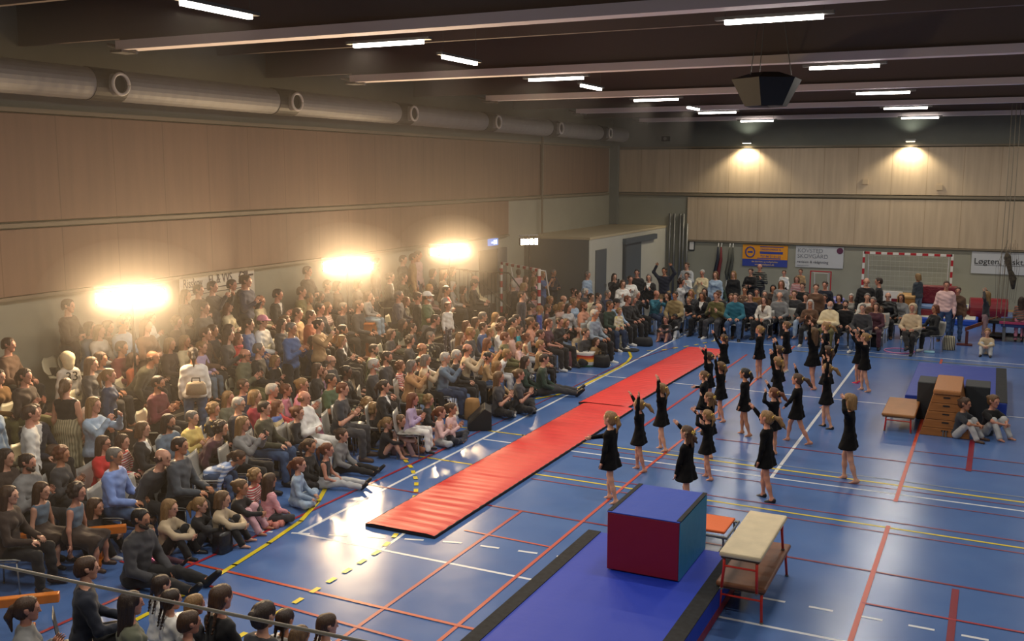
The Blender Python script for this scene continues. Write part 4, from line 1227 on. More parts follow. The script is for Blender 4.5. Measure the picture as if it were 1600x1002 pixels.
seatleg = ((.16, 1, -.06), (.02, .06, -1))
SITFOOT = dict(foot=(.15, 1, -.12))
lap = ((.28, .42, -1), (-.55, .95, -.12))
clap = ((.32, .35, -1), (-.72, .75, .62))
cross = ((.30, .38, -1), (-1, .42, .06))
phone = ((.30, .80, -.35), (-.55, .45, .95))
POSES = dict(
 sl=dict(pz='seat', lean=4, leg=seatleg, arm=lap, palm=(-.2, 0, -1), curl=.5, **SITFOOT),
 sc=dict(pz='seat', lean=6, leg=seatleg, arm=clap, palm=(-1, 0, 0), curl=.12, hand=(-.25, .6, .9), **SITFOOT),
 sa=dict(pz='seat', lean=-4, leg=seatleg, arm=cross, palm=(0, -1, 0), curl=.3, **SITFOOT),
 sp=dict(pz='seat', lean=6, leg=seatleg, arm=phone, palm=(-1, 0, 0), curl=.7, **SITFOOT),
 sf=dict(pz='seat', lean=34, leg=seatleg, arm=((.25, .3, -1), (-.3, .75, -.5)), palm=(-.5, 0, -1), curl=.5, head=(0, -12), **SITFOOT),
 sx=dict(pz='seat', lean=-4, legR=((-.10, 1, .12), (-.35, .55, -.8)), legL=((.12, 1, -.06), (0, .1, -1)), arm=lap, palm=(-.2, 0, -1), curl=.5, **SITFOOT),
 tl=dict(lean=2, leg=((.06, 0, -1), (.0, -.03, -1)), arm=((.22, .02, -1), (.02, .28, -1)), curl=.35),
 ta=dict(lean=0, leg=((.06, .02, -1), (.0, -.03, -1)), arm=cross, palm=(0, -1, 0), curl=.3),
 tc=dict(lean=2, leg=((.06, 0, -1), (.0, -.03, -1)), arm=clap, palm=(-1, 0, 0), curl=.12, hand=(-.25, .5, .9)),
 tp=dict(lean=0, leg=((.06, 0, -1), (.0, -.03, -1)), arm=phone, palm=(-1, 0, 0), curl=.7),
 tup=dict(lean=0, leg=((.06, 0, -1), (.0, -.03, -1)), arm=((.8, .1, .9), (-.55, .2, 1)), palm=(0, 1, 0), curl=.4),
 bend=dict(pz='seat', lean=68, leg=seatleg, arm=((.2, .55, -.6), (-.05, .75, -.5)), palm=(0, 0, -1), head=(0, 0), curl=.4, **SITFOOT),
 fc=dict(pz=.10, lean=6, leg=((.9, .75, .12), (-1, .12, -.28)), arm=((.35, .45, -1), (-.45, .9, -.35)), palm=(0, 0, -1), foot=(-.9, .3, -.1), curl=.4),
 fcc=dict(pz=.12, lean=2, leg=((.9, .75, .10), (-1, .12, -.22)), arm=clap, palm=(-1, 0, 0), hand=(-.2, .4, 1), foot=(-.9, .3, -.1), curl=.1),
 fk=dict(pz=.10, lean=8, leg=((.14, .66, .78), (.02, .5, -.95)), arm=((.2, 1, -.35), (-.75, .7, -.1)), palm=(-.3, -1, 0), foot=(.1, 1, -.05), curl=.4),
 fe=dict(pz=.10, lean=8, legR=((.15, 1, .12), (.05, 1, -.16)), legL=((.2, 1, .05), (-.1, 1, -.1)), arm=((.3, .4, -1), (-.4, .9, -.3)), palm=(0, 0, -1), foot=(.25, .8, .75), curl=.4),
 sb=dict(pz=.52, lean=8, leg=((.15, 1, -.1), (.02, .0, -1)), arm=((.3, .15, -1), (.1, .25, -1)), palm=(0, -1, 0), curl=.3, **SITFOOT))
for p in ('fc', 'fcc', 'fk', 'fe'): pass
_geo = {}
def kk(who): return dict(m='m', w='w', b='k', g='k')[who]
def fig(pose, kind):
    key = ('J', pose, kind)
    if key not in _geo:
        p = dict(POSES[pose])
        if pose in ('fc', 'fcc', 'fk', 'fe') : p['pz'] = .125 if kind != 'k' else .095
        if pose in ('fk',): 
            B = BODY[kind]
            # feet flat in front of the hips
        _geo[key] = solve(kind, p)
    return _geo[key]
def geo(what, pose, kind, h=.018):
    key = (what, pose, kind, h)
    if key not in _geo:
        J = fig(pose, kind)
        if what == 'body': _geo[key] = make_body(J, h)
        elif what.startswith('shoe'): V, Q = shoe(J, int(what[-1]), max(.012, h * .7)); _geo[key] = (V, Q, None)
        else: V, Q = garment(J, what, h); _geo[key] = (V, Q, None)
    return _geo[key]
_mesh = {}
def gmesh(what, pose, kind, h=.018):
    key = (what, pose, kind, h)
    if key not in _mesh:
        V, Q, mi = geo(what, pose, kind, h)
        mats = [SKIN[0], M_eye, M_lip] if what == 'body' else [M_ph]
        _mesh[key] = mesh(what + '_' + pose, V, np.asarray(Q) if what != 'body' else Q, mats, mi, True)
    return _mesh[key]
def hmesh(style):
    if ('hair', style) not in _mesh:
        if style == 'glasses': v, f = glasses_geo(); _mesh[('hair', style)] = mesh('glasses', v, f, [M_black], None, True)
        else:
            V, Q = hair_geo(style); _mesh[('hair', style)] = mesh('hair_' + style, V, Q, [M_ph], None, True)
    return _mesh[('hair', style)]
def dress_up(name, me, m, parent, mw=None):
    o = link(name, me, parent)
    o.material_slots[0].link = 'OBJECT'; o.material_slots[0].material = m
    if mw is not None: o.matrix_local = mw
    return o
def head_matrix(J, grow=1.0):
    hr = J.B['hr'] * grow; M = Matrix.Identity(4)
    for i in range(3):
        for j in range(3): M[i][j] = float(J.hR[i][j]) * hr
        M[i][3] = float(J.C[i])
    return M
SHORT = {'darktee', 'charcoaltee', 'blacktee', 'plumtee', 'bluetee', 'green', 'peach', 'bluetee2', 'red'}
TANK = {'blacktank', 'creamtank', 'tealtop'}
COAT = {'tanjacket', 'khakijacket', 'creampuff', 'blackleather', 'brownjacket', 'charcoaljacket', 'beigefur', 'tealjacket', 'whitepuff', 'olivegrey', 'offwhite33', 'greyhoodie', 'lightbeige', 'navygrey', 'olivejacket', 'creamjacket', 'greyjacket'}
GNAME = {}
def topkind(c):
    if c in SHORT: return 'short'
    if c in TANK: return 'tank'
    if c in COAT: return 'coat'
    if c == 'blackleotard': return 'leotard'
    return 'long'
def gname(c, tk):
    w = WORDS.get(c, '')
    for q in ('jacket', 'coat', 'hoodie', 'cardigan', 'blazer', 'shirt', 'leotard', 'dress', 'jersey', 'blouse', 'sweatshirt'):
        if w.endswith(q) or (' ' + q) in w: return 't_shirt' if 't-shirt' in w else q
    return dict(short='t_shirt', tank='tank_top', coat='jacket', leotard='leotard', long='jumper')[tk]
FACE_DEF = lambda x, y: (18 if x < 870 else (-15 if x < 1000 else -92)) if not (x > 1000 and y > 600) else -60
def place_head(px, py, J, s, rz, dz, ramp=True):
    off = rotm('Z', rz) @ (J.C * s); hz = J.C[2] * s + dz
    d = ray(px, py); t0 = (2.9 - CAM[2]) / d[2] if d[2] < 0 else 1
    t = t0 * .5; best = None
    while t < t0 * 6:
        p = CAM + d * t; b = p - np.array([off[0], off[1], 0])
        fz = rampz(b[0], b[1]) if ramp else floorz(b[0], b[1])
        if p[2] <= fz + hz: best = b; break
        t += .01
    if best is None: best = b
    best = np.array([max(best[0], XL + .35), min(best[1], YF - .5), 0])
    return best
people = []
for ln_ in PEOPLE.strip().split('\n'):
    if not ln_ or ln_[0] == '#': continue
    stuff = ln_[0] == '~'; q = ln_.lstrip('~').split()
    opt = dict(a.split('=') for a in q[7:])
    people.append(dict(px=float(q[0]), py=float(q[1]), pose=q[2], who=q[3], hair=q[4], top=q[5], bot=q[6], opt=opt, stuff=stuff))
for i, p in enumerate(people):
    kind = kk(p['who']); J = fig(p['pose'], kind); r_ = random.Random(i * 7 + 3)
    s = float(p['opt'].get('s', 1)) * r_.uniform(.96, 1.04)
    f = float(p['opt'].get('f', FACE_DEF(p['px'], p['py']))) + r_.uniform(-9, 9)
    seated = p['pose'][0] == 's' or p['pose'] == 'bend'
    dz = 0.0
    if seated: dz = (.45 + .085 * BODY[kind]['g']) * (1 - s)
    if p['pose'] == 'sb': dz = .45 + .07 - J.P[2] * s
    dz += float(p['opt'].get('z', 0))
    rz = math.radians(f - 90); b = place_head(p['px'], p['py'], J, s, rz, dz)
    if seated and p['pose'] != 'sb' and b[0] < -11.75 and TY0 < b[1] < TY1:      # seats stand in rows on the steps
        pass
    fz = floorz(b[0], b[1])
    p.update(kind=kind, J=J, s=s, f=f, rz=rz, dz=dz, b=b, fz=fz, seated=seated, i=i)
# keep neighbours from standing inside one another
for it in range(40):
    moved = 0
    for a in range(len(people)):
        for c in range(a + 1, len(people)):
            A, Cc = people[a], people[c]
            if abs(A['b'][0] - Cc['b'][0]) > .5 or abs(A['b'][1] - Cc['b'][1]) > .5: continue
            m = .40 if 'k' not in (A['kind'], Cc['kind']) else .30
            d = A['b'] - Cc['b']; L = math.hypot(d[0], d[1])
            if L < m:
                if L < 1e-3: d = np.array([.01, .02, 0]); L = .022
                v = d / L * (m - L) * .5; v[2] = 0
                A['b'] = A['b'] + v; Cc['b'] = Cc['b'] - v; moved += 1
    if not moved: break
for p in people:
    b = p['b']; b[0] = max(b[0], XL + .45)
    for tx, tz in TIER:            # nobody straddles a step edge
        if TY0 < b[1] < TY1 and abs(b[0] - tx) < .13: b[0] = tx + (.14 if b[0] > tx else -.14)
    if b[0] < -12.1 and b[1] > 30.8: b[1] = 30.8
    p['fz'] = floorz(b[0], b[1]); p['z'] = p['fz'] + p['dz']

# ------------------------------------------------------------------ labels that single each person out
POSEW = dict(sl='seated', sc='clapping', sa='seated with folded arms', sp='filming with a phone', sf='leaning forward', sx='seated cross-legged', tl='standing', ta='standing arms folded', tc='standing clapping', tp='standing filming',
 tup='arms raised', bend='bent over', fc='sitting cross-legged', fcc='clapping cross-legged', fk='sitting knees up', fe='sitting legs stretched', sb='perched on beam')
def topw(c): return WORDS.get(c, {'beige': 'beige top'}.get(c, re_split(c) + ' top'))
def re_split(c):
    for a in ('dark', 'pale', 'light', 'greyish'):
        if c.startswith(a) and c != a: return a + ' ' + c[len(a):]
    return {'greyblue': 'grey-blue', 'greyolive': 'grey-olive', 'pinkbeige': 'pinkish beige', 'pinkgrey': 'pinkish grey', 'tealgrey': 'grey-teal', 'olivegrey': 'olive-grey'}.get(c, c)
MARKS = [(20, 490, 'at the darkest end of the stand'), (195, 500, 'below the leftmost floodlight'), (335, 445, 'before the company banner'), (455, 440, 'beside the company banner'), (548, 440, 'below the second floodlight'), (640, 410, 'along the stand wall'),
 (705, 430, 'below the third floodlight'), (785, 430, 'by the stand railing'), (845, 430, 'by the side goal'), (945, 425, 'by the grey doors'), (1040, 425, 'by the wall posts'), (1130, 430, 'by the flags'), (1195, 425, 'under the orange banner'),
 (1280, 430, 'under the white banner'), (1370, 440, 'before the handball goal'), (1480, 450, 'by the goal post'), (1560, 500, 'by the hanging ropes'), (60, 610, 'by the dark aisle'), (100, 700, 'by the empty front chair'), (60, 800, 'by the wooden beam'),
 (200, 800, 'near the beam end'), (350, 780, 'at the court edge'), (500, 720, 'by the yellow line'), (220, 690, 'behind the beam end'), (330, 640, 'in the front chairs'), (250, 570, 'in the shadowy stand'), (400, 560, 'in the middle stand'),
 (450, 620, 'in the third chair row'), (560, 600, 'in the middle chairs'), (620, 560, 'near the empty grey chair'), (640, 650, 'on the floor by the speaker'), (700, 560, 'behind the speaker'), (690, 500, 'in the upper chairs'), (790, 500, 'below the stand railing'),
 (800, 580, 'at the mat side'), (860, 500, 'beside the tall tripod'), (930, 500, 'by the striped bag'), (1050, 490, 'at the far mat end'), (1130, 465, 'in the far chair row'), (1220, 465, 'behind the empty far chairs'), (1300, 470, 'in the far row before the goal'),
 (1430, 480, 'by the pink hoop'), (150, 920, 'in the nearest chairs'), (300, 940, 'in the nearest floor row'), (460, 970, 'in the nearest floor group'), (1530, 640, 'by the vaulting box')]
def base_desc(p):
    who = 'adult' if p['kind'] != 'k' else 'child'
    st = p['hair'][0]; hw = (re_split(p['hair'][1:]) + ' cap') if st == 'K' else ('hood up' if st == 'H' else (STYLEW[st] % HAIRC[p['hair'][1]][0] if st != 'X' else 'bald head'))
    if p['opt'].get('o') == 'glasses': hw = 'glasses'
    elif p['opt'].get('o') == 'beard' and st != 'K': hw = hw.replace(' hair', ' hair, beard')
    return who, topw(p['top']), hw, POSEW[p['pose']]
seen_labels = set()
def wc(s_): return len([w for w in s_.replace('-', ' ').split()])
ind = [p for p in people if not p['stuff']]
from collections import Counter
cnt1 = Counter(' '.join(base_desc(p)) for p in ind)
for p in ind:
    who, tw_, hw, pw = base_desc(p)
    mk = min(MARKS, key=lambda m: (m[0] - p['px']) ** 2 + 2.2 * (m[1] - p['py']) ** 2)[2]
    nb = sorted([q for q in ind if q is not p], key=lambda q: (q['px'] - p['px']) ** 2 + (q['py'] - p['py']) ** 2)[:6]
    cands = ['%s in %s with %s, %s' % (who, tw_, hw, mk), '%s %s in %s, %s' % (pw, who, tw_, mk), '%s %s in %s with %s, %s' % (pw, who, tw_, hw, mk)]
    for q in nb:
        dx, dy = q['px'] - p['px'], q['py'] - p['py']
        rel = 'beside' if abs(dy) < abs(dx) * .8 else ('behind' if dy > 0 else 'in front of')
        cands.append('%s in %s with %s, %s person in %s' % (who, tw_, hw, rel, topw(q['top'])))
    for q in nb:
        dx, dy = q['px'] - p['px'], q['py'] - p['py']
        rel = 'beside' if abs(dy) < abs(dx) * .8 else ('behind' if dy > 0 else 'in front of')
        cands.append('%s in %s %s person in %s, %s' % (who, tw_, rel, topw(q['top']), mk))
    for c in cands:
        c = c.replace(' with hood up', ', hood up')
        if c not in seen_labels and wc(c) <= 16: break
    p['label'] = c; seen_labels.add(c); p['mark'] = mk

# ------------------------------------------------------------------ chairs
M_chair = mat('chair_shell_grey', (158, 156, 150), .45); M_frame = mat('chair_chrome', (150, 150, 150), .3, metal=.8); M_seatc = mat('stand_seat_cream', (196, 190, 164), .5)
def shell_mesh(name, w, prof, t, round_=.0, m=None):
    """bent sheet: prof is a list of (y, z); extruded across the width"""
    mb = MB(); n = len(prof); cols = 7
    for side in (0, 1):
        for j in range(cols):
            fx = j / (cols - 1) * 2 - 1
            for i, (y, z) in enumerate(prof):
                e = 1 - round_ * (abs(2 * i / (n - 1) - 1) ** 3)
                dy = .02 * (fx * fx)
                mb.v.append((fx * w / 2 * e, y + dy * .6 + side * t * .3, z + dy + side * t))
    N = cols * n
    for j in range(cols - 1):
        for i in range(n - 1):
            a = j * n + i; mb.f.append((a, a + 1, a + n + 1, a + n)); mb.f.append((N + a, N + a + n, N + a + n + 1, N + a + 1))
    for i in range(n - 1):
        mb.f.append((i, N + i, N + i + 1, i + 1)); a = (cols - 1) * n + i; mb.f.append((a, a + 1, N + a + 1, N + a))
    for j in range(cols - 1):
        a = j * n; mb.f.append((a, a + n, N + a + n, N + a)); a = j * n + n - 1; mb.f.append((a, N + a, N + a + n, a + n))
    return mesh(name, mb.v, mb.f, [m], None, True)
me_seat = shell_mesh('seat', .45, [(.22, .425), (.15, .44), (.0, .435), (-.15, .43), (-.2, .44)], .012, .06, M_chair)
me_back = shell_mesh('backrest', .44, [(-.2, .45), (-.235, .52), (-.25, .62), (-.265, .74), (-.275, .82)], .010, .08, M_chair)
def legm(x, y):
    mb = MB().tube([(x, y, .43), (x * 1.06, y * 1.12, .012)], .011, 6); mb.tube([(x * 1.06, y * 1.12, .014), (x * 1.06, y * 1.12, 0)], .016, 6); return mesh('leg', mb.v, mb.f, [M_frame], None, True)
me_legs = [legm(x, y) for x in (-.19, .19) for y in (-.17, .18)]
me_cb = (lambda mb: mesh('frame', mb.v, mb.f, [M_frame], None, True))(MB().tube([(-.2, .18, .425), (.2, .18, .425)], .01, 6).tube([(-.2, -.17, .425), (.2, -.17, .425)], .01, 6).tube([(-.2, -.17, .425), (-.2, .18, .425)], .01, 6).tube([(.2, -.17, .425), (.2, .18, .425)], .01, 6).tube([(-.19, -.19, .43), (-.19, -.245, .6)], .009, 6).tube([(.19, -.19, .43), (.19, -.245, .6)], .009, 6))
me_sseat = shell_mesh('seat', .44, [(.2, .43), (.1, .44), (.0, .435), (-.12, .43), (-.18, .45)], .02, .25, M_seatc)
me_sback = shell_mesh('backrest', .42, [(-.2, .47), (-.23, .54), (-.25, .62), (-.265, .7), (-.27, .76)], .014, .35, M_seatc)
me_brk = (lambda mb: mesh('bracket', mb.v, mb.f, [M_black], None, False))(MB().box(-.03, .03, -.12, .1, 0, .43).box(-.16, .16, -.02, .04, .39, .425).box(-.03, .03, -.25, -.12, .42, .6))
me_dseat, me_dback = me_seat.copy(), me_back.copy()
M_dchair = mat('chair_shell_charcoal', (40, 42, 46), .5)
me_dseat.materials[0] = M_dchair; me_dback.materials[0] = M_dchair
def chair(x, y, z, rz, label, stand, group='spectator chairs'):
    e = empty('fixed_chair' if stand else 'stacking_chair', (x, y, z), rz); tag(e, label, 'chair', group)
    if stand:
        link('seat', me_sseat, e); link('backrest', me_sback, e); link('bracket', me_brk, e)
    else:
        link('seat', me_seat if y > 7.2 else me_dseat, e); link('backrest', me_back if y > 7.2 else me_dback, e); link('frame', me_cb, e)
        for m_ in (me_legs if x > -11.2 or y > 26 else me_legs[1::2]): link('leg', m_, e)
    return e
nstuff = []
def build_person(p, name='person'):
    J, s, kind, pose = p['J'], p['s'], p['kind'], p['pose']
    r_ = random.Random(p['i'])
    sk = SKIN[3] if p['opt'].get('o') == 'dark' else SKIN[r_.choice([0, 0, 1, 1, 2])]
    b = link(name, gmesh('body', pose, kind), None, (p['b'][0], p['b'][1], p['z']), p['rz']); b.scale = (s, s, s)
    b.material_slots[0].link = 'OBJECT'; b.material_slots[0].material = sk
    tag(b, p['label'], 'person', p.get('group'))
    tk = topkind(p['top']); t = dress_up(gname(p['top'], tk), gmesh(tk, pose, kind), cmat(p['top']), b)
    if p['top'] in ('blacksuit', 'navyblazer', 'blackblazer', 'blackwhite', 'scarfwhite', 'greyred', 'navygrey', 'whiteblack', 'creamjacket', 'khakijacket', 'tealjacket', 'olivegrey', 'blackpink', 'brownjacket') and tk != 'coat':
        dress_up('shirt_front', gmesh('bib', pose, kind, .014), cmat({'greyred': 'red', 'navygrey': 'grey', 'blackpink': 'pink', 'scarfwhite': 'brown', 'whiteblack': 'black', 'khakijacket': 'black', 'tealjacket': 'darknavy', 'olivegrey': 'slate', 'brownjacket': 'black'}.get(p['top'], 'white')), b)
    if p['bot'] == 'bare': pass
    elif 'skirt' in p['bot'] or p['bot'] == 'plumgrey': dress_up('skirt', gmesh('skirt', pose, kind), cmat(p['bot']), b)
    else: dress_up('trousers', gmesh('trousers', pose, kind), cmat(p['bot']), b)
    if p['b'][0] > -11.3 or p['b'][1] > 27 or p['pose'][0] == 't':
        if p['bot'] not in ('bare',) and not (kind == 'k' and pose[0] == 'f' and r_.random() < .4):
            ms = M_shoe[0 if pose == 'fe' else r_.choice([0, 0, 1, 2])]
            for q in (0, 1): dress_up('shoe', gmesh('shoe%d' % q, pose, kind), ms, b)
    hm = head_matrix(J); st = p['hair'][0]
    if st == 'K':
        dress_up('hair', hmesh('S'), hmat('d'), b, hm); dress_up('cap', hmesh('K'), cmat(p['hair'][1:]) if p['hair'][1:] != 'orange' else mat('cloth_orange', (206, 110, 50), .8), b, hm)
    elif st == 'H': dress_up('hood', hmesh('H'), cmat(p['hair'][1:] if p['hair'][1:] in PAL else p['top']), b, hm)
    else: dress_up('hair', hmesh(st), hmat(p['hair'][1]), b, hm)
    o_ = p['opt'].get('o')
    if o_ == 'beard': dress_up('beard', hmesh('beard'), hmat('w' if p['hair'][1:2] == 'w' else 'd'), b, hm)
    if o_ == 'glasses': link('glasses', hmesh('glasses'), b).matrix_local = hm
    if o_ == 'redscarf':
        pts = [J.N + np.array([.075 * math.cos(a), .02 + .07 * math.sin(a), .03]) for a in np.linspace(0, 2 * math.pi, 13)]
        MB().tube(pts, .035, 8).build('scarf', cmat('coral'), b, smooth=True)
    if p['pose'][1:2] == 'p':      # phone between the hands: held, so a thing of its own
        w_ = (J.arms[0][3] + J.arms[1][3]) / 2 + (J.arms[0][4] + J.arms[1][4]) / 2 * .08
        Mw = Matrix.Translation(p['b'] + np.array([0, 0, p['z']])) @ Matrix.Rotation(p['rz'], 4, 'Z')
        pos = Mw @ Vector(w_ * s)
        ph = MB().box(-.038, .038, -.005, .005, -.07, .07).build('phone', M_black, bevel=.002); ph.location = pos; ph.rotation_euler = (0, 0, p['rz'])
        MB().box(-.033, .033, -.0062, -.005, -.063, .063).build('screen', mat('phone_screen', (130, 150, 180), .2, emit=.7), ph)
        tag(ph, 'dark phone held up by ' + ' '.join(p['label'].split()[:9]).rstrip(','), 'phone')
    return b
def stuff_geo(p):
    J, s, kind, pose = p['J'], p['s'], p['kind'], p['pose']; h = .03; out = []
    def put(V, Q, m, M=None):
        V = np.asarray(V)
        if M is not None:
            A = np.array(M); V = V @ A[:3, :3].T + A[:3, 3]
        V = (V * s) @ rotm('Z', p['rz']).T + np.array([p['b'][0], p['b'][1], p['z']])
        out.append((V, Q, m))
    V, Q, mi = geo('body', pose, kind, h); put(V, Q, SKIN[0])
    V, Q, _ = geo('long', pose, kind, h); put(V, Q, cmat(p['top']))
    V, Q, _ = geo('trousers', pose, kind, h); put(V, Q, cmat(p['bot']))
    st = p['hair'][0] if p['hair'][0] != 'K' else 'S'; hc = p['hair'][1] if p['hair'][0] != 'K' else 'd'
    if st not in _geo: _geo[st] = hair_geo(st, .02)
    V, Q = _geo[st]; put(V, Q, hmat(hc), head_matrix(J))
    return out
acc = []
for p in people:
    if p['stuff']: acc += stuff_geo(p); continue
    build_person(p)
def cname(p): return topw(p['top'])
chl = set()
for p in people:
    if p['seated'] and p['pose'] != 'sb' and not p['stuff'] and 'z' not in p['opt'] and not (p['px'] == 823 or p['px'] == 812):
        stand = p['b'][0] < -12.0 and p['b'][1] < TY1
        lb = ('cream stand seat' if stand else ('grey' if p['b'][1] > 7.2 else 'charcoal') + ' plastic chair') + ' under ' + p['label'].replace(' with ', ', ')
        while wc(lb) > 16: lb = ' '.join(lb.split()[:-1]).rstrip(',')
        if lb in chl: lb = ('cream seat' if stand else 'grey chair') + ' under ' + p['label']
        chl.add(lb)
        chair(p['b'][0], p['b'][1], p['fz'], p['rz'], lb, stand)
# join the few who show only as slivers between the others
if acc:
    Vs, Fs, Ms, mats_, o = [], [], [], [], 0
    for V, Q, m in acc:
        if m not in mats_: mats_.append(m)
        k = mats_.index(m); Vs.append(V); Q = [tuple(int(x) + o for x in q) for q in Q]; Fs += Q; Ms += [k] * len(Q); o += len(V)
    o_ = link('crowd', mesh('crowd', np.vstack(Vs), Fs, mats_, Ms, True)); tag(o_, 'barely visible spectators squeezed between the others in stand and far rows', 'crowd', kind='stuff')
# empty chairs the photo shows
for px, py, f, lab in [(140, 720, 20, 'empty grey plastic chair between curly-haired adult and red top'), (637, 608, 20, 'empty grey plastic chair facing the mat, behind seated children'), (545, 650, 15, 'grey chair with papers beside ginger-haired adult'),
                        (722, 545, 20, 'empty grey chair behind long-haired adult in brown'), (1211, 492, -90, 'empty grey chair with dark bag, far row'), (1238, 494, -90, 'empty grey chair next to the bag chair, far row'),
                        (1402, 497, -92, 'empty grey chair behind the pink hoop'), (345, 700, 15, 'grey chair glimpsed behind bent adult in stripes')]:
    b = ground(px, py, .62); chair(b[0], b[1], 0, math.radians(f - 90), lab, False)
for px, py, lab in [(122, 566, 'empty cream seat beside hooded child in the stand'), (455, 492, 'empty cream seat below adult with folded arms'), (592, 530, 'empty cream seat behind child on the wooden box'), (95, 530, 'empty cream seat in the dark end of the stand'), (665, 462, 'empty cream stand seat with coat, upper rows'), (735, 440, 'empty cream stand seat next to the railing')]:
    d = ray(px, py); t = 1.0
    while True:
        q = CAM + d * t
        if q[2] <= rampz(q[0], q[1]) + .62 or t > 60: break
        t += .02
    x = min((-12.45, -13.35, -14.25), key=lambda v: abs(v - q[0])); q = planeX(px, py, x)
    chair(x, q[1], floorz(x, q[1]), math.radians(15 - 90), lab, True)
# the child in the tall seat sits on a wooden box
for p in people:
    if p['opt'].get('z'):
        o = MB().box(-.3, .3, -.22, .22, 0, .43 + p['dz'] + .0).box(-.34, .34, -.26, .26, .40 + p['dz'], .44 + p['dz']).build('wooden_box', mat('box_orange_wood', (190, 110, 50), .5), bevel=.008, loc=(p['b'][0], p['b'][1], p['fz']))
        o.rotation_euler = (0, 0, p['rz']); tag(o, 'orange wooden box under child in grey sweater in the stand', 'box')
# number on the hoodie
for p in people:
    if p['top'] == 'offwhite33':
        Jh = p['J']; par = [c for c in COL.objects if c.get('label') == p['label']][0]
        text('33', 'printed_number', .21, M_black, par, Matrix.Translation(Vector(Jh.P + Jh.u * .20 - Jh.f * .125)) @ Matrix.Rotation(math.pi / 2, 4, 'X'), 'CENTER', .004)
        top_ = [c for c in par.children if c.name.startswith('hoodie')][0]
    if p['top'] == 'greyhoodie' and p['px'] == 44:
        Jh = p['J']; par = [c for c in COL.objects if c.get('label') == p['label']][0]
        text('U', 'printed_letter', .10, mat('logo_yellow', (226, 210, 40)), par, Matrix.Translation(Vector(Jh.P + Jh.u * .30 + Jh.f * .135)) @ Matrix.Rotation(math.pi, 4, 'Z') @ Matrix.Rotation(math.pi / 2, 4, 'X'), 'CENTER', .004)
# ------------------------------------------------------------------ dancers
M_dress = mat('dance_dress_black', (8, 7, 9), .9, bump=.4, bscale=14, spec=.25)
M_bow = mat('hair_bow_gold', (226, 190, 90), .35, metal=.4)
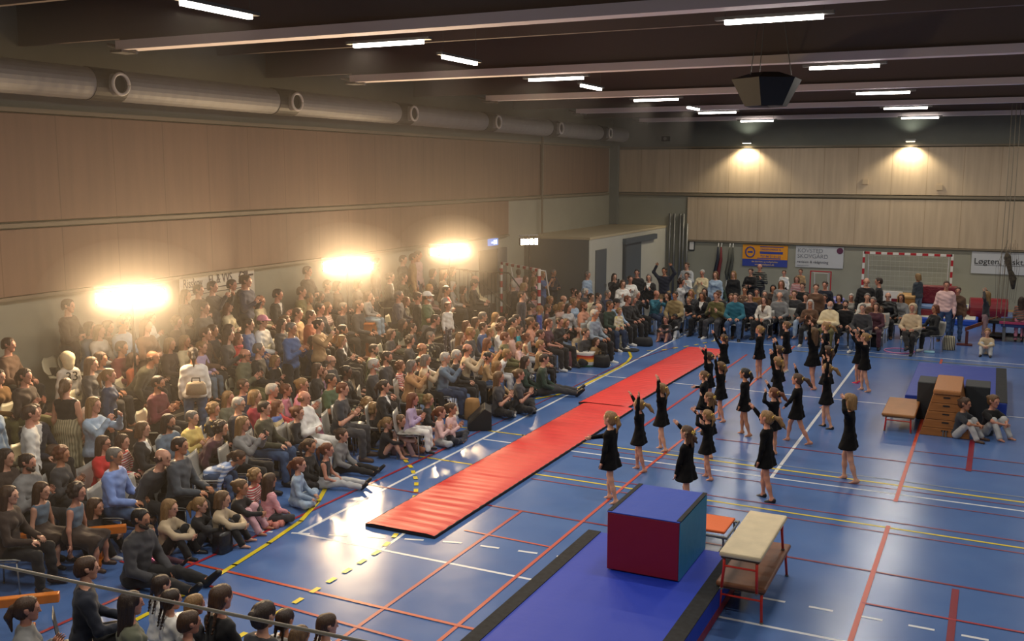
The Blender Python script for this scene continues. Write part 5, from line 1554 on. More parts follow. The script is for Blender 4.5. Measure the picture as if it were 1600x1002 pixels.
# head px, feet px, hand A px, hand B px (None: hanging), facing, hair, shoes, step, label
DN = [
 ((950, 655), ((942, 791), (965, 776)), (919, 687), None, 172, 'Pb', None, 'walk', 'child dancer nearest the blue block, arm stretched over the mat edge'),
 ((992, 633), ((990, 742), (1006, 729)), (977, 611), (1004, 605), 178, 'Fb', None, 'walk', 'child dancer with blown blonde ponytail, both arms up, beside the mat'),
 ((1031, 608), ((1029, 708), (1037, 699)), (1020, 588), (1034, 580), 170, 'Pb', None, 'walk', 'blonde child dancer reaching both arms up where the two mats meet'),
 ((1157, 584), ((1155, 684), (1169, 676)), (1150, 640), None, 175, 'Pk', None, 'walk', 'dark-haired child dancer with ponytail and lowered arms in mid floor'),
 ((1100, 557), ((1102, 642), (1110, 636)), (1090, 546), (1108, 537), 165, 'Nn', None, 'stand', 'brown-haired child dancer with short raised arms at the mat edge'),
 ((1119, 528), ((1126, 602), (1133, 591)), (1125, 511), (1121, 519), 150, 'Pn', None, 'walk', 'farthest dancer at the mat, hands high above the head'),
 ((1090, 587), ((1094, 678), (1103, 670)), (1083, 607), (1107, 594), 175, 'Nt', None, 'stand', 'child dancer with gold bow and bent arms, second row at the mat'),
 ((1120, 573), ((1120, 664), (1129, 652)), (1117, 555), (1123, 556), 165, 'Pt', None, 'walk', 'dancer in swinging dress with hands joined overhead by the mat'),
 ((1094, 621), ((1104, 722), (1110, 715)), (1083, 641), (1101, 618), 170, 'Gt', None, 'stand', 'light-brown-haired dancer half hidden behind the group by the mat'),
 ((1184, 516), ((1181, 596), (1190, 588)), (1187, 503), None, 168, 'Nb', None, 'stand', 'blonde dancer with one hand straight up, far side of the troupe'),
 ((1208, 547), ((1212, 634), (1218, 628)), (1204, 521), (1214, 532), 165, 'Nn', None, 'stand', 'dancer behind another dancer, both with hands up, centre back'),
 ((1211, 566), ((1209, 660), (1216, 651)), (1200, 549), (1208, 541), 165, 'Pb', None, 'walk', 'blonde dancer with tight raised arms in front of another, centre back'),
 ((1196, 614), ((1202, 715), (1211, 708)), (1190, 596), (1203, 612), 160, 'Fr', None, 'stand', 'dancer whose ginger ponytail flies sideways, right arm up'),
 ((1081, 651), ((1100, 752), (1108, 744)), (1063, 631), (1097, 647), 165, 'Pb', None, 'walk', 'dancer with raised arm right behind the wild-haired dancer'),
 ((1078, 678), ((1066, 804), (1078, 797)), (1052, 667), (1062, 745), 168, 'Gn', None, 'walk', 'dancer with big wild brown hair just beyond the blue block'),
 ((1196, 654), ((1189, 788), (1201, 773)), (1172, 639), None, 170, 'Fb', 'black', 'walk', 'blonde dancer in black shoes with raised left arm near the cream table'),
 ((1226, 509), ((1222, 583), (1232, 580)), None, None, 172, 'Nt', 'white', 'stand', 'dancer in pale shoes with both arms down, far back'),
 ((1269, 520), ((1262, 612), (1275, 603)), (1263, 511), (1273, 503), 150, 'Lt', None, 'walk', 'dancer with hands over her forehead before the empty chairs'),
 ((1289, 511), ((1284, 592), (1292, 587)), (1282, 528), (1297, 535), 170, 'Fb', None, 'stand', 'far blonde dancer with gold bow before the padded-jacket spectator'),
 ((1293, 549), ((1286, 640), (1294, 633)), (1304, 539), (1290, 530), 165, 'Pn', None, 'stand', 'dancer with brown plait and arm out, behind the black-shoed one'),
 ((1290, 577), ((1283, 674), (1296, 663)), (1284, 560), (1298, 562), 172, 'Fb', 'black', 'walk', 'dancer in black shoes with blonde hair flung wide, at the white line'),
 ((1238, 593), ((1230, 700), (1257, 685)), (1238, 572), (1232, 632), 172, 'Fn', None, 'stride', 'striding dancer crossing the white centre line with one arm up'),
 ((1347, 528), ((1353, 613), (1345, 609)), (1341, 519), (1336, 524), 172, 'Nb', None, 'walk', 'nearer of the paired dancers at the far side, hands at the face'),
 ((1340, 524), ((1336, 602), (1344, 594)), (1329, 521), (1334, 516), 165, 'Nn', 'pink', 'stand', 'dancer in bright pink shoes behind her pair at the far side'),
 ((1327, 627), ((1329, 761), (1318, 742)), (1316, 626), (1322, 622), 176, 'Bb', None, 'walk', 'blonde dancer alone on the open floor, hands up by her face')]
HDN = {}
for i, (hp, feet, ha, hb, face, hair, shoes, step, label) in enumerate(DN):
    fm = ((feet[0][0] + feet[1][0]) / 2, (feet[0][1] + feet[1][1]) / 2)
    g = ground(*fm); g0 = ground(*feet[0]); g1 = ground(*feet[1])
    rz = math.radians(face - 90); R = rotm('Z', rz)
    # scale from head height
    hz = planeY(hp[0], hp[1], g[1])[2]
    leg = dict(walk=dict(legR=((.08, .22, -1), (.0, -.02, -1)), legL=((.08, -.16, -1), (.0, -.30, -1))), stand=dict(leg=((.07, .04, -1), (0, -.06, -1))), stride=dict(legR=((.05, .5, -1), (0, .12, -1)), legL=((.05, -.38, -1), (0, -.6, -1))))[step]
    pose = dict(lean=2, palm=(0, 1, 0), curl=.22, foot=(.15, 1, -.32), head=(0, -6), **leg)
    J0 = solve('k', pose); s = hz / J0.C[2]; s = max(.85, min(1.25, s))
    base = g.copy()
    hxy = planeY(hp[0], hp[1], g[1])          # sway: lean sideways so that the head meets its place
    def tol(px):
        p_ = planeY(px[0], px[1], g[1]); v = (np.array([p_[0], p_[1], p_[2]]) - base); return (R.T @ v) / s
    for key, t in (('R', ha), ('L', hb)):
        pass
    hands = [t for t in (ha, hb) if t is not None]
    if hands:
        # the arm whose shoulder is nearer in the picture takes the nearer target
        loc = [tol(t) for t in hands]
        if len(loc) == 2:
            a, b_ = loc
            a = a + np.array([.16, 0, 0]); b_ = b_ + np.array([-.16, 0, 0]); pose['tgtR'], pose['tgtL'] = a, b_
        else:
            a = loc[0] + np.array([.12, 0, 0]); pose['tgtR'] = a; pose['armL'] = ((.3, .0, -1), (.15, .2, -1))
        for k_ in ('tgtR', 'tgtL'):
            if k_ in pose: pose['hand' + k_[-1]] = None
        pose = {k_: v for k_, v in pose.items() if v is not None}
        pose['bend'] = (.7, -.1, -.2)
    J = solve('k', pose)
    V, Fq, mi = make_body(J, .0155)
    b = link('person', mesh('dancer_body', V, Fq, [SKIN[0], M_eye, M_lip], mi, True), None, (float(base[0]), float(base[1]), 0), rz); b.scale = (s, s, s)
    b.material_slots[0].link = 'OBJECT'; b.material_slots[0].material = SKIN[2] if hair == 'Pk' else SKIN[i % 2]
    tag(b, label, 'person', None)
    V, Q = garment(J, 'dress', .0155); dress_up('dress', mesh('dress', V, Q, [M_ph], None, True), M_dress, b)
    hm = head_matrix(J)
    hr_ = dress_up('hair', hmesh(hair[0]), hmat(hair[1]), b, hm)
    if hair[0] in 'PFNG':
        mb = MB()
        for s_ in (-1, 1): mb.tube([(0, -.125, .05), (s_ * .035, -.13, .075), (s_ * .06, -.13, .05), (s_ * .035, -.13, .03), (0, -.125, .05)], .011, 6)
        for s_ in (-1, 1): mb.tube([(0, -.128, .05), (s_ * .02, -.14, .0)], .008, 5)
        bw = mb.build('hair_bow', M_bow, b, smooth=True); bw.matrix_local = hm
    if shoes:
        ms = dict(black=M_shoe[0], white=M_shoe[1], pink=mat('shoe_pink', (240, 40, 84), .5))[shoes]
        for q in (0, 1):
            V, Q = shoe(J, q, .012); dress_up('shoe', mesh('shoe', V, Q, [M_ph], None, True), ms, b)
# ------------------------------------------------------------------ mats and apparatus
def vinyl(name, rgb, rough=.32, wrinkle=.5, scale=(1, 1, 1), ws=6, coat=0):
    m = mat(name, rgb, rough, coat=coat)
    nt = m.node_tree; b = nt.nodes['Principled BSDF']; tc = nt.nodes.new('ShaderNodeTexCoord'); mp = nt.nodes.new('ShaderNodeMapping'); mp.inputs['Scale'].default_value = scale
    nt.links.new(tc.outputs['Object'], mp.inputs[0]); n = nt.nodes.new('ShaderNodeTexNoise'); n.inputs['Scale'].default_value = ws; n.inputs['Detail'].default_value = 3; nt.links.new(mp.outputs[0], n.inputs[0])
    bp = nt.nodes.new('ShaderNodeBump'); bp.inputs['Strength'].default_value = wrinkle; bp.inputs['Distance'].default_value = .03; nt.links.new(n.outputs['Fac'], bp.inputs['Height']); nt.links.new(bp.outputs[0], b.inputs['Normal']); return m
M_redmat = vinyl('red_mat_vinyl', (206, 50, 48), .5, .5, (.6, 3.2, 1), 2.2)
def ribbed_mat(name, x0, x1, y0, y1, th, label, skew=0.0):
    """long folding mat: top surface with shallow cross ribs"""
    e = empty(name, (0, 0, 0)); tag(e, label, 'mat')
    ny = int((y1 - y0) / .035); nx = 9; v = []; f = []; r_ = random.Random(5)
    amp = [r_.uniform(.4, 1.3) for _ in range(ny // 4 + 3)]
    for i in range(ny + 1):
        y = y0 + (y1 - y0) * i / ny
        for j in range(nx + 1):
            u = j / nx; x = x0 + (x1 - x0) * u + skew * (y - y0) / (y1 - y0)
            w = math.sin((y + .12 * math.sin(y * .9) + .10 * u * math.sin(y * 1.7 + 1)) * 2 * math.pi / .21)
            edge = min(1, min(u, 1 - u) * 5 + .12)
            v.append((x, y, th + .009 * w * .7 * amp[i // 4] * edge - (.02 if j in (0, nx) else 0)))
    for i in range(ny):
        for j in range(nx):
            a = i * (nx + 1) + j; f.append((a, a + 1, a + nx + 2, a + nx + 1))
    link('cover', mesh('cover', v, f, [M_redmat], None, True), e)
    s = skew
    MB().add([(x0, y0, 0.002), (x1, y0, 0.002), (x1 + s, y1, 0.002), (x0 + s, y1, 0.002), (x0, y0, th - .018), (x1, y0, th - .018), (x1 + s, y1, th - .018), (x0 + s, y1, th - .018)],
             [(0, 3, 2, 1), (4, 5, 6, 7), (0, 1, 5, 4), (1, 2, 6, 5), (2, 3, 7, 6), (3, 0, 4, 7)]).build('base', mat('mat_base_black', (30, 22, 24), .7), e)
    return e
ribbed_mat('tumbling_mat', -7.80, -6.66, 11.32, 19.62, .062, 'long red ribbed tumbling mat, the nearer of two end to end')
ribbed_mat('tumbling_mat', -7.92, -6.80, 19.66, 27.4, .062, 'long red ribbed tumbling mat, the farther of two end to end', .2)

M_bluemat = vinyl('landing_mat_blue', (8, 50, 176), .6, .25, (1, 1, 1), 3); M_velcro = mat('velcro_black', (28, 30, 34), .9, noise=.5, nscale=14)
e = empty('landing_mat', (0, 0, 0)); tag(e, 'large blue landing mat with black edge strips under the blue block', 'mat')
x0, x1, y0, y1 = -4.56, -2.55, 7.4, 11.74
MB().box(x0, x1, y0, y1, 0.002, .34).build('foam_body', M_bluemat, e, bevel=.015)
MB().box(x0 - .002, x0 + .17, y0 + .02, y1 - .01, .335, .348).build('edge_strip', M_velcro, e); MB().box(x1 - .19, x1 + .002, y0 + .02, y1 - .01, .335, .348).build('edge_strip', M_velcro, e)
MB().box(x1 - .001, x1 + .004, y0, y1, .01, .12).build('side_band', mat('crimson_band', (126, 22, 44), .5), e)
# block
e = empty('foam_block', (0, 0, .35)); tag(e, 'big foam block with blue top, crimson front and teal side', 'block')
x0, x1, y0, y1, z1 = -3.89, -3.02, 10.6, 11.76, .70
MB().box(x0, x1, y0, y1, 0.001, z1).build('foam_core', vinyl('block_crimson', (132, 20, 40), .45, .2), e, bevel=.012)
MB().box(x0 - .002, x1 + .004, y0 - .003, y1, z1 - .004, z1 + .008).build('top_panel', vinyl('block_blue', (22, 62, 168), .62, .3), e, bevel=.004)
MB().box(x1 - .002, x1 + .010, y0 + .01, y1, .002, z1 - .01).build('side_panel', vinyl('block_teal', (40, 124, 164), .5, .2), e)
MB().box(x0 - .005, x0 + .05, y0 + .02, y1, z1 + .005, z1 + .014).box(x1 - .04, x1 + .012, y0 + .02, y1, z1 + .005, z1 + .014).build('edge_strip', M_velcro, e)

# vaulting tables
M_cream = mat('cream_leather', (206, 190, 156), .5, noise=.10, nscale=5, bump=.2, bscale=30); M_brown = mat('brown_leather', (118, 74, 48), .45, noise=.18, nscale=6); M_redleg = mat('red_tube', (196, 44, 30), .4)
def vault_table(x0, x1, y0, y1, zb, h, mtop, label, th=.06, inset=.05):
    e = empty('vaulting_table', ((x0 + x1) / 2, (y0 + y1) / 2, zb)); tag(e, label, 'table')
    a, b_ = (x1 - x0) / 2, (y1 - y0) / 2
    MB().box(-a, a, -b_, b_, h - th, h).build('padded_top', mtop, e, bevel=.02)
    MB().box(-a + .02, a - .02, -b_ + .02, b_ - .02, h - th - .02, h - th).build('board', mat('table_board', (80, 60, 40), .6), e)
    for sx in (-1, 1):
        for sy in (-1, 1):
            X, Y = sx * (a - inset), sy * (b_ - inset)
            l = MB().tube([(X, Y, h - th), (X, Y, h * .55), (X + sx * .015, Y + sy * .03, .01)], .016, 8).build('leg', M_redleg, e, smooth=True)
            MB().tube([(X + sx * .015, Y + sy * .03, .02), (X + sx * .015, Y + sy * .03, 0.001)], .022, 8).build('rubber_foot', M_grey, l)
    for sy in (-1, 1): MB().tube([(-a + inset, sy * (b_ - inset), h * .6), (a - inset, sy * (b_ - inset), h * .6)], .012, 8).build('crossbar', M_redleg, e)
    return e
vault_table(-2.60, -2.04, 10.66, 12.18, 0, .42, M_brown, 'brown-topped vaulting table standing on the floor under the cream one')
vault_table(-2.52, -2.06, 10.44, 11.95, .421, .44, M_cream, 'cream-topped vaulting table stacked on the brown one')
vault_table(-1.78, -1.17, 20.15, 21.7, 0, .37, mat('ochre_top', (150, 98, 46), .45, noise=.12, nscale=4), 'low brown-topped table with red legs beside the vaulting box', inset=.08)
# mini trampoline (orange), partly behind the block
e = empty('mini_trampoline', (-3.32, 12.75, 0)); tag(e, 'small orange trampoline with grey frame behind the blue block', 'trampoline')
MB().box(-.42, .38, -.3, .3, .30, .34).build('bed', mat('orange_cover', (222, 104, 42), .6, bump=.3), e, bevel=.015)
MB().tube([(-.45, -.34, .29), (.42, -.34, .27), (.42, .34, .27), (-.45, .34, .29), (-.45, -.34, .29)], .02, 8).build('frame', M_grey, e, smooth=True)
for sx, sy in ((-.4, -.3), (.36, -.3), (.36, .3), (-.4, .3)):
    MB().tube([(sx, sy, .28), (sx * 1.08, sy * 1.1, .0)], .016, 8).build('leg', M_grey, e)
MB().box(.30, .62, -.25, .25, .02, .05).build('spring_board', M_grey, e)
# vaulting box
M_pl = mat('plinth_wood', (142, 90, 42), .4, noise=.18, nscale=3, stretch=(1, 1, 8)); M_pl2 = mat('plinth_top', (160, 104, 54), .5, noise=.1)
e = empty('vaulting_box', (-.64, 21.05, 0)); tag(e, 'tall wooden vaulting box of tapering tiers beside two seated children', 'vaulting box')
nT = 5; zt = .80
for k in range(nT):
    z0, z1 = zt * k / nT, zt * (k + 1) / nT - .006
    w0 = .44 - (.44 - .24) * k / nT; w1 = .44 - (.44 - .24) * (k + 1) / nT; d0 = .82 - .05 * k / nT; d1 = .82 - .05 * (k + 1) / nT
    v = [(-w0, -d0, z0 + .002), (w0, -d0, z0 + .002), (w0, d0, z0 + .002), (-w0, d0, z0 + .002), (-w1, -d1, z1), (w1, -d1, z1), (w1, d1, z1), (-w1, d1, z1)]
    t = MB().add(v, [(0, 3, 2, 1), (4, 5, 6, 7), (0, 1, 5, 4), (1, 2, 6, 5), (2, 3, 7, 6), (3, 0, 4, 7)]).build('tier', M_pl, e, bevel=.006)
    MB().box(-.06, .06, -d1 - .012, -d0 + .02, z1 - .055, z1 - .03).build('hand_slot', M_black, t)
MB().box(-.245, .245, -.79, .79, zt, zt + .10).build('padded_top', M_pl2, e, bevel=.03)
MB().box(-.035, -.015, -.835, -.80, .0, .12).box(.015, .035, -.835, -.80, .0, .12).build('caster', M_grey, e)
tag(MB().box(-1.24, -.9, 21.5, 22.2, .002, .78).build('foam_block', mat('block_charcoal', (34, 38, 42), .6), bevel=.02), 'dark foam block standing between low table and vaulting box', 'block')
tag(MB().box(-.36, .10, 21.5, 22.2, .002, .78).build('foam_block', MATS['block_charcoal'], bevel=.02), 'dark foam block behind the two seated children', 'block')
e = empty('landing_mat', (-.55, 24.4, 0)); tag(e, 'blue landing mat lying beyond the vaulting box', 'mat')
MB().box(-.98, .98, -2.0, 2.1, .002, .3).build('foam_body', vinyl('landing_mat_blue_far', (32, 58, 150), .5, .2), e, bevel=.02); MB().box(.76, .985, -1.98, 2.08, .295, .308).build('edge_strip', M_velcro, e)

# balance beams at the stand
M_beamw = mat('beam_orange_wood', (200, 112, 34), .4, noise=.12, nscale=3, stretch=(4, .5, 1))
def bal_beam(a, b_, h, label, w=.05, legs=True, m=M_beamw, th=.10):
    a, b_ = Vector(a), Vector(b_); L = (b_ - a).length; ang = math.atan2(b_.y - a.y, b_.x - a.x); c = (a + b_) / 2
    e = empty('balance_bench', (c.x, c.y, 0), ang); tag(e, label, 'beam')
    MB().box(-L / 2, L / 2, -w, w, h - th, h).build('rail', m, e, bevel=.01)
    if legs:
        for s_ in (-1, 1):
            x = s_ * (L / 2 - .35)
            l = MB().box(x - .04, x + .04, -.035, .035, .05, h - th).build('leg', m, e); MB().box(x - .05, x + .05, -.25, .25, .001, .055).build('foot', m, l, bevel=.008)
    return e
bal_beam((-11.85, 7.2), (-9.88, 8.95), .47, 'orange wooden balance beam with two children in teal tops perched on it')
bal_beam((-11.2, 5.05), (-8.9, 7.1), .47, 'orange wooden balance beam cut by the picture corner, nearer the camera')
# far balance beam (tilted)
p0 = Vector(ground(1502, 545)); e = empty('balance_bench', tuple(ground(1512, 540))); tag(e, 'brown tilted balance beam with a child sitting beneath it', 'beam')
MB().add([(-.1, -.05, .42), (-.1, .05, .42), (-.1, .05, .52), (-.1, -.05, .52), (.75, 1.95, .55), (.75, 2.05, .55), (.75, 2.05, .65), (.75, 1.95, .65)], [(0, 1, 2, 3), (7, 6, 5, 4), (0, 4, 5, 1), (1, 5, 6, 2), (2, 6, 7, 3), (3, 7, 4, 0)]).build('rail', mat('beam_brown', (124, 68, 44), .5), e)
MB().box(-.08, .0, -.05, .05, .03, .42).build('leg', mat('beam_leg_maroon', (84, 34, 34), .5), e); MB().box(-.3, .12, -.12, .12, .001, .04).build('foot', MATS['beam_leg_maroon'], e)
MB().box(.62, .7, 1.85, 1.95, .03, .56).build('leg', MATS['beam_leg_maroon'], e); MB().box(.4, .9, 1.8, 2.0, .001, .04).build('foot', MATS['beam_leg_maroon'], e)

# handball goals
def goal(name, a, b_, label, depth=1.0, hh=2.08, seg=.2, net=True, rt=.04):
    a, b_ = Vector(a), Vector(b_); L = (b_ - a).length; ang = math.atan2(b_.y - a.y, b_.x - a.x)
    e = empty(name, (a.x, a.y, 0), ang); tag(e, label, 'goal')
    mr, mw = mat('goal_red', (168, 28, 40), .45), mat('goal_white', (214, 210, 204), .45)
    def bar(nm, p, q):
        p, q = Vector(p), Vector(q); n_ = max(1, int((q - p).length / seg)); mb = MB(); d = (q - p) / n_; ax = max(range(3), key=lambda k: abs(d[k]))
        for k in range(n_):
            s0, s1 = p + d * k, p + d * (k + 1); lo = [min(s0[j], s1[j]) - (0 if j == ax else rt) for j in range(3)]; hi = [max(s0[j], s1[j]) + (0 if j == ax else rt) for j in range(3)]
            mb.box(lo[0], hi[0], lo[1], hi[1], lo[2], hi[2], k % 2)
        return mb.build(nm, [mr, mw], e)
    bar('post', (0, 0, 0), (0, 0, hh)); bar('post', (L, 0, 0), (L, 0, hh)); bar('crossbar', (0, 0, hh - rt), (L, 0, hh - rt))
    MB().tube([(0, 0, hh - .03), (.12, depth * .35, hh - .08), (.15, depth * .8, .05)], .018, 6).tube([(L, 0, hh - .03), (L - .12, depth * .35, hh - .08), (L - .15, depth * .8, .05)], .018, 6).tube([(.12, depth * .35, hh - .1), (L - .12, depth * .35, hh - .1)], .012, 6).tube([(0, 0, .03), (.1, depth, .03), (L - .1, depth, .03), (L, 0, .03)], .018, 6).build('net_frame', mw, e)
    if net:
        mb = MB()
        for x in np.arange(.1, L - .05, .16): mb.tube([(x, .03, hh - .1), (x, depth * .4, hh - .16), (x, depth * .85, .05)], .0025, 3, caps=False)
        for t in np.linspace(0, 1, 11): 
            z = (hh - .16) * (1 - t) + .05 * t; y = depth * (.4 + .45 * t); mb.tube([(.1, y, z), (L - .1, y, z)], .0025, 3, caps=False)
        o = mb.build('net', mat('net_cord', (190, 188, 180), .8), e)
    return e
goal('handball_goal', (-4.36, 38.9), (-1.36, 38.9), 'red and white handball goal with net at the end wall', .9)
goal('handball_goal', (-14.45, 29.0), (-12.35, 27.35), 'red and white handball goal parked behind the spectator stand', .8, net=False)
e = goal('floorball_goal', (at(1267, 418, 39.3).x, 39.3), (at(1299, 418, 39.3).x, 39.3), 'small red-framed goal below the white sponsor banner', .4, 1.25, 3, False, .02)

# equipment along the end wall
def P3(px, py, z=0): return Vector(ground(px, py, z))
def cyl(name, c, r, L, ang, m, label, cat, m2=None):
    e = empty(name, (c[0], c[1], 0), ang); tag(e, label, cat)
    MB().tube([(-L / 2, 0, r), (L / 2, 0, r)], r, 28).build('foam_body', m, e, smooth=False, bevel=.01)
    if m2: MB().tube([(-L / 2 - .01, 0, r), (-L / 2, 0, r)], r * .97, 28).tube([(L / 2, 0, r), (L / 2 + .01, 0, r)], r * .97, 28).build('end_disc', m2, e)
    return e
M_mar = mat('maroon_vinyl', (122, 18, 34), .4, coat=.2)
cyl('foam_cylinder', planeY(1545, 466, 37.0), .40, 1.15, math.radians(5), M_mar, 'large maroon foam cylinder near the hanging ropes', 'foam roller')
cyl('foam_cylinder', (-4.9, 35.8), .36, .5, math.radians(50), mat('violet_vinyl', (74, 78, 150), .45), 'blue and maroon foam roller behind the far chairs', 'foam roller', M_mar)
e = empty('foam_wedge', (planeY(1506, 466, 37.3)[0], 37.3, 0)); tag(e, 'maroon foam wedge with blue top left of the maroon cylinder', 'wedge')
MB().add([(-.5, -.4, .01), (.5, -.4, .01), (.5, .4, .01), (-.5, .4, .01), (-.5, -.4, .42), (-.5, .4, .42), (.1, .4, .36), (.1, -.4, .36)], [(0, 3, 2, 1), (4, 7, 6, 5), (0, 1, 7, 4), (3, 5, 6, 2), (1, 2, 6, 7), (0, 4, 5, 3)]).build('foam_body', M_mar, e)
MB().box(-.5, .12, -.4, .4, .40, .44).build('top_panel', mat('blue_panel', (36, 84, 190), .45), e)
e = empty('airtrack', tuple(P3(1483, 508) + Vector((0, .2, 0)))); tag(e, 'white and blue inflatable mat lying behind the standing pair', 'mat')
MB().box(-1.3, .85, -.2, 5.2, .002, .2).build('air_body', mat('airtrack_blue', (30, 74, 176), .4), e, bevel=.04); MB().box(-1.22, .77, -.1, 5.1, .2, .206).build('top_panel', mat('airtrack_white', (204, 204, 190), .5), e)
e = empty('padded_stack', tuple(planeY(1466, 460, 36.6)[:2]) + (0,)); tag(e, 'stack of maroon quilted mats before the right goal post', 'mats')
MB().box(-.75, .75, -.5, .5, .002, .42).build('lower_mat', M_mar, e, bevel=.03); MB().box(-.75, .75, -.5, .5, .43, .53).build('blue_layer', mat('pale_blue_vinyl', (110, 140, 186), .5), e, bevel=.02); MB().box(-.7, .6, .1, .45, .54, 1.15).build('quilted_back', vinyl('quilt_maroon', (112, 16, 30), .45, .9, (1, 1, 1), 9), e, bevel=.05)
e = empty('vaulting_box', tuple(planeY(1418, 455, 36.0)[:2]) + (0,)); tag(e, 'small ochre wooden vaulting box in front of the goal', 'vaulting box')
for k in range(4):
    w0 = .38 - .035 * k; MB().box(-w0, w0, -.5, .5, .2 * k + .002, .2 * k + .195).build('tier', mat('ochre_wood', (156, 104, 40), .5), e)
MB().box(-.28, .28, -.5, .5, .8, .9).build('padded_top', mat('tan_top', (176, 134, 76), .5), e, bevel=.03)
e = empty('step_bench', tuple(planeY(1385, 452, 36.5)[:2]) + (0,)); tag(e, 'grey slatted bench with white board before the goal', 'bench')
MB().box(-.9, .55, -.2, .2, .002, .55).build('base', mat('bench_grey', (110, 114, 118), .6), e); MB().box(-.2, .55, -.25, -.2, .60, .95).build('board', M_white, e); MB().box(-.9, .6, -.25, .2, .55, .6).build('seat', M_grey, e); MB().box(-.28, -.18, -.26, -.2, .6, 1.0).box(.2, .4, -.26, -.24, .6, .7).build('red_trim', M_mar, e)
# ropes and net bag hung from the ceiling
e = empty('climbing_ropes', (.25, 31.6, 0)); tag(e, 'bundle of pale climbing ropes hanging by the right frame edge', 'ropes')
for k in range(3):
    x = -.1 + .11 * k; r_ = random.Random(k)
    MB().tube([(x, .05 * r_.random(), ZC), (x + .03, .04, 5), (x - .02 + .05 * r_.random(), 0, 2.5), (x, 0, .6 + .5 * r_.random())], .011, 6).build('rope', mat('rope_hemp', (120, 112, 96), .8), e)
MB().tube([(.05, 0, 2.75), (.08, 0, 2.6), (.16, 0, 2.25), (.26, 0, 2.0), (.28, 0, 1.7)], [.03, .10, .06, .10, .04], 9).build('net_bundle', mat('net_dark', (66, 58, 46), .9, noise=.5, nscale=18), e, smooth=True)
mb = MB()
for k in range(11): mb.tube([(.0 + .03 * k, 0, 2.9 + .1 * (k % 3)), (-.2 + .06 * k, .04, 2.3), (-.15 + .05 * k, 0, 1.4 - .05 * (k % 4))], .0035, 4)
mb.build('net', mat('net_dark2', (74, 66, 56), .9), e)
# small table with black kit
e = empty('equipment_table', tuple(P3(1568, 530)) ); tag(e, 'black wire equipment trolley below the hanging ropes', 'trolley')
MB().box(-.62, .55, -.35, .35, .50, .6).build('tray', M_black, e, bevel=.01); MB().box(-.62, .55, -.35, .35, .12, .15).build('shelf', mat('dark_shelf', (44, 46, 50), .6), e)
for sx in (-.58, .5):
    for sy in (-.3, .3): MB().tube([(sx, sy, .5), (sx, sy, .05)], .014, 6).tube([(sx - .02, sy, .04), (sx + .02, sy, .04)], .04, 10).build('leg', M_black, e)
e = empty('trampoline_frame', (1.5, 33.5, 0)); tag(e, 'blue and pink trampoline behind the ropes by the frame edge', 'trampoline')
MB().box(-1.2, 1.6, -.8, .8, .45, .55).build('pad', mat('navy_pad', (40, 60, 120), .6), e, bevel=.02); MB().box(-1.25, 1.65, -.85, -.8, .55, .62).build('edge', mat('pink_edge', (160, 50, 90), .6), e)
for sx in (-1.1, 1.5): MB().box(sx - .04, sx + .04, -.7, .7, 0, .45).build('leg', M_grey, e)
MB().box(-.6, 1.6, .5, .9, .6, 1.5).build('folded_net', mat('navy_net', (50, 60, 84), .9, noise=.4, nscale=10), e, bevel=.05)
# small things on the floor
def ring(name, c, r, t, m, label, cat):
    pts = [(r * math.cos(a), r * math.sin(a), t) for a in np.linspace(0, 2 * math.pi, 33)]
    o = MB().tube(pts, t, 8).build(name, m, smooth=True, loc=(c[0], c[1], 0)); return tag(o, label, cat)
ring('hoop', ground(1405, 549), .40, .014, mat('hoop_pink', (226, 140, 190), .4), 'pink plastic hoop lying on the blue floor', 'hoop')
def bag(name, p, w, d, h, m, label, cat='bag', stripes_=None, handle=True, ang=0.0, tap=.8):
    e = empty(name, (p[0], p[1], 0), ang); tag(e, label, cat)
    n = 14; v = []; f = []
    lev = [(0.004, .86), (.05 * h, 1), (.5 * h, .98), (.85 * h, .9), (h, tap)]
    for z, s_ in lev:
        for k in range(n):
            a = 2 * math.pi * k / n; c_, s2 = math.cos(a), math.sin(a); ex = .6
            v.append((math.copysign(abs(c_) ** ex, c_) * w / 2 * s_, math.copysign(abs(s2) ** ex, s2) * d / 2 * s_, z))
    for i in range(len(lev) - 1):
        for k in range(n): f.append((i * n + k, i * n + (k + 1) % n, (i + 1) * n + (k + 1) % n, (i + 1) * n + k))
    f.append(tuple(range(n - 1, -1, -1))); f.append(tuple((len(lev) - 1) * n + k for k in range(n)))
    link('bag_body', mesh('bag_body', v, f, [m], None, True), e)
    if handle: MB().tube([(-w * .2, 0, h * .95), (-w * .18, 0, h * 1.3), (w * .18, 0, h * 1.3), (w * .2, 0, h * .95)], .012, 6).build('handle', M_black, e)
    return e
mb_r = bpy.data.materials.new('rainbow_bag'); mb_r.use_nodes = True; nt = mb_r.node_tree; b = nt.nodes['Principled BSDF']; tc = nt.nodes.new('ShaderNodeTexCoord'); sp = nt.nodes.new('ShaderNodeSeparateXYZ'); nt.links.new(tc.outputs['Object'], sp.inputs[0])
r = nt.nodes.new('ShaderNodeValToRGB'); r.color_ramp.interpolation = 'CONSTANT'; nt.links.new(sp.outputs[2], r.inputs[0]); nt.links.new(r.outputs[0], b.inputs['Base Color'])
els = [(0, (60, 110, 70)), (.06, (210, 206, 196)), (.14, (226, 170, 60)), (.21, (210, 100, 40)), (.26, (180, 40, 40)), (.30, (214, 210, 204))]
r.color_ramp.elements[0].color = lin(els[0][1]); r.color_ramp.elements[1].position = els[1][0]; r.color_ramp.elements[1].color = lin(els[1][1])
for ps, c in els[2:]: q = r.color_ramp.elements.new(ps); q.color = lin(c)
bag('tote_bag', ground(913, 572), .55, .35, .38, mb_r, 'white bag with red, orange and green stripes at the front row', tap=1.02)
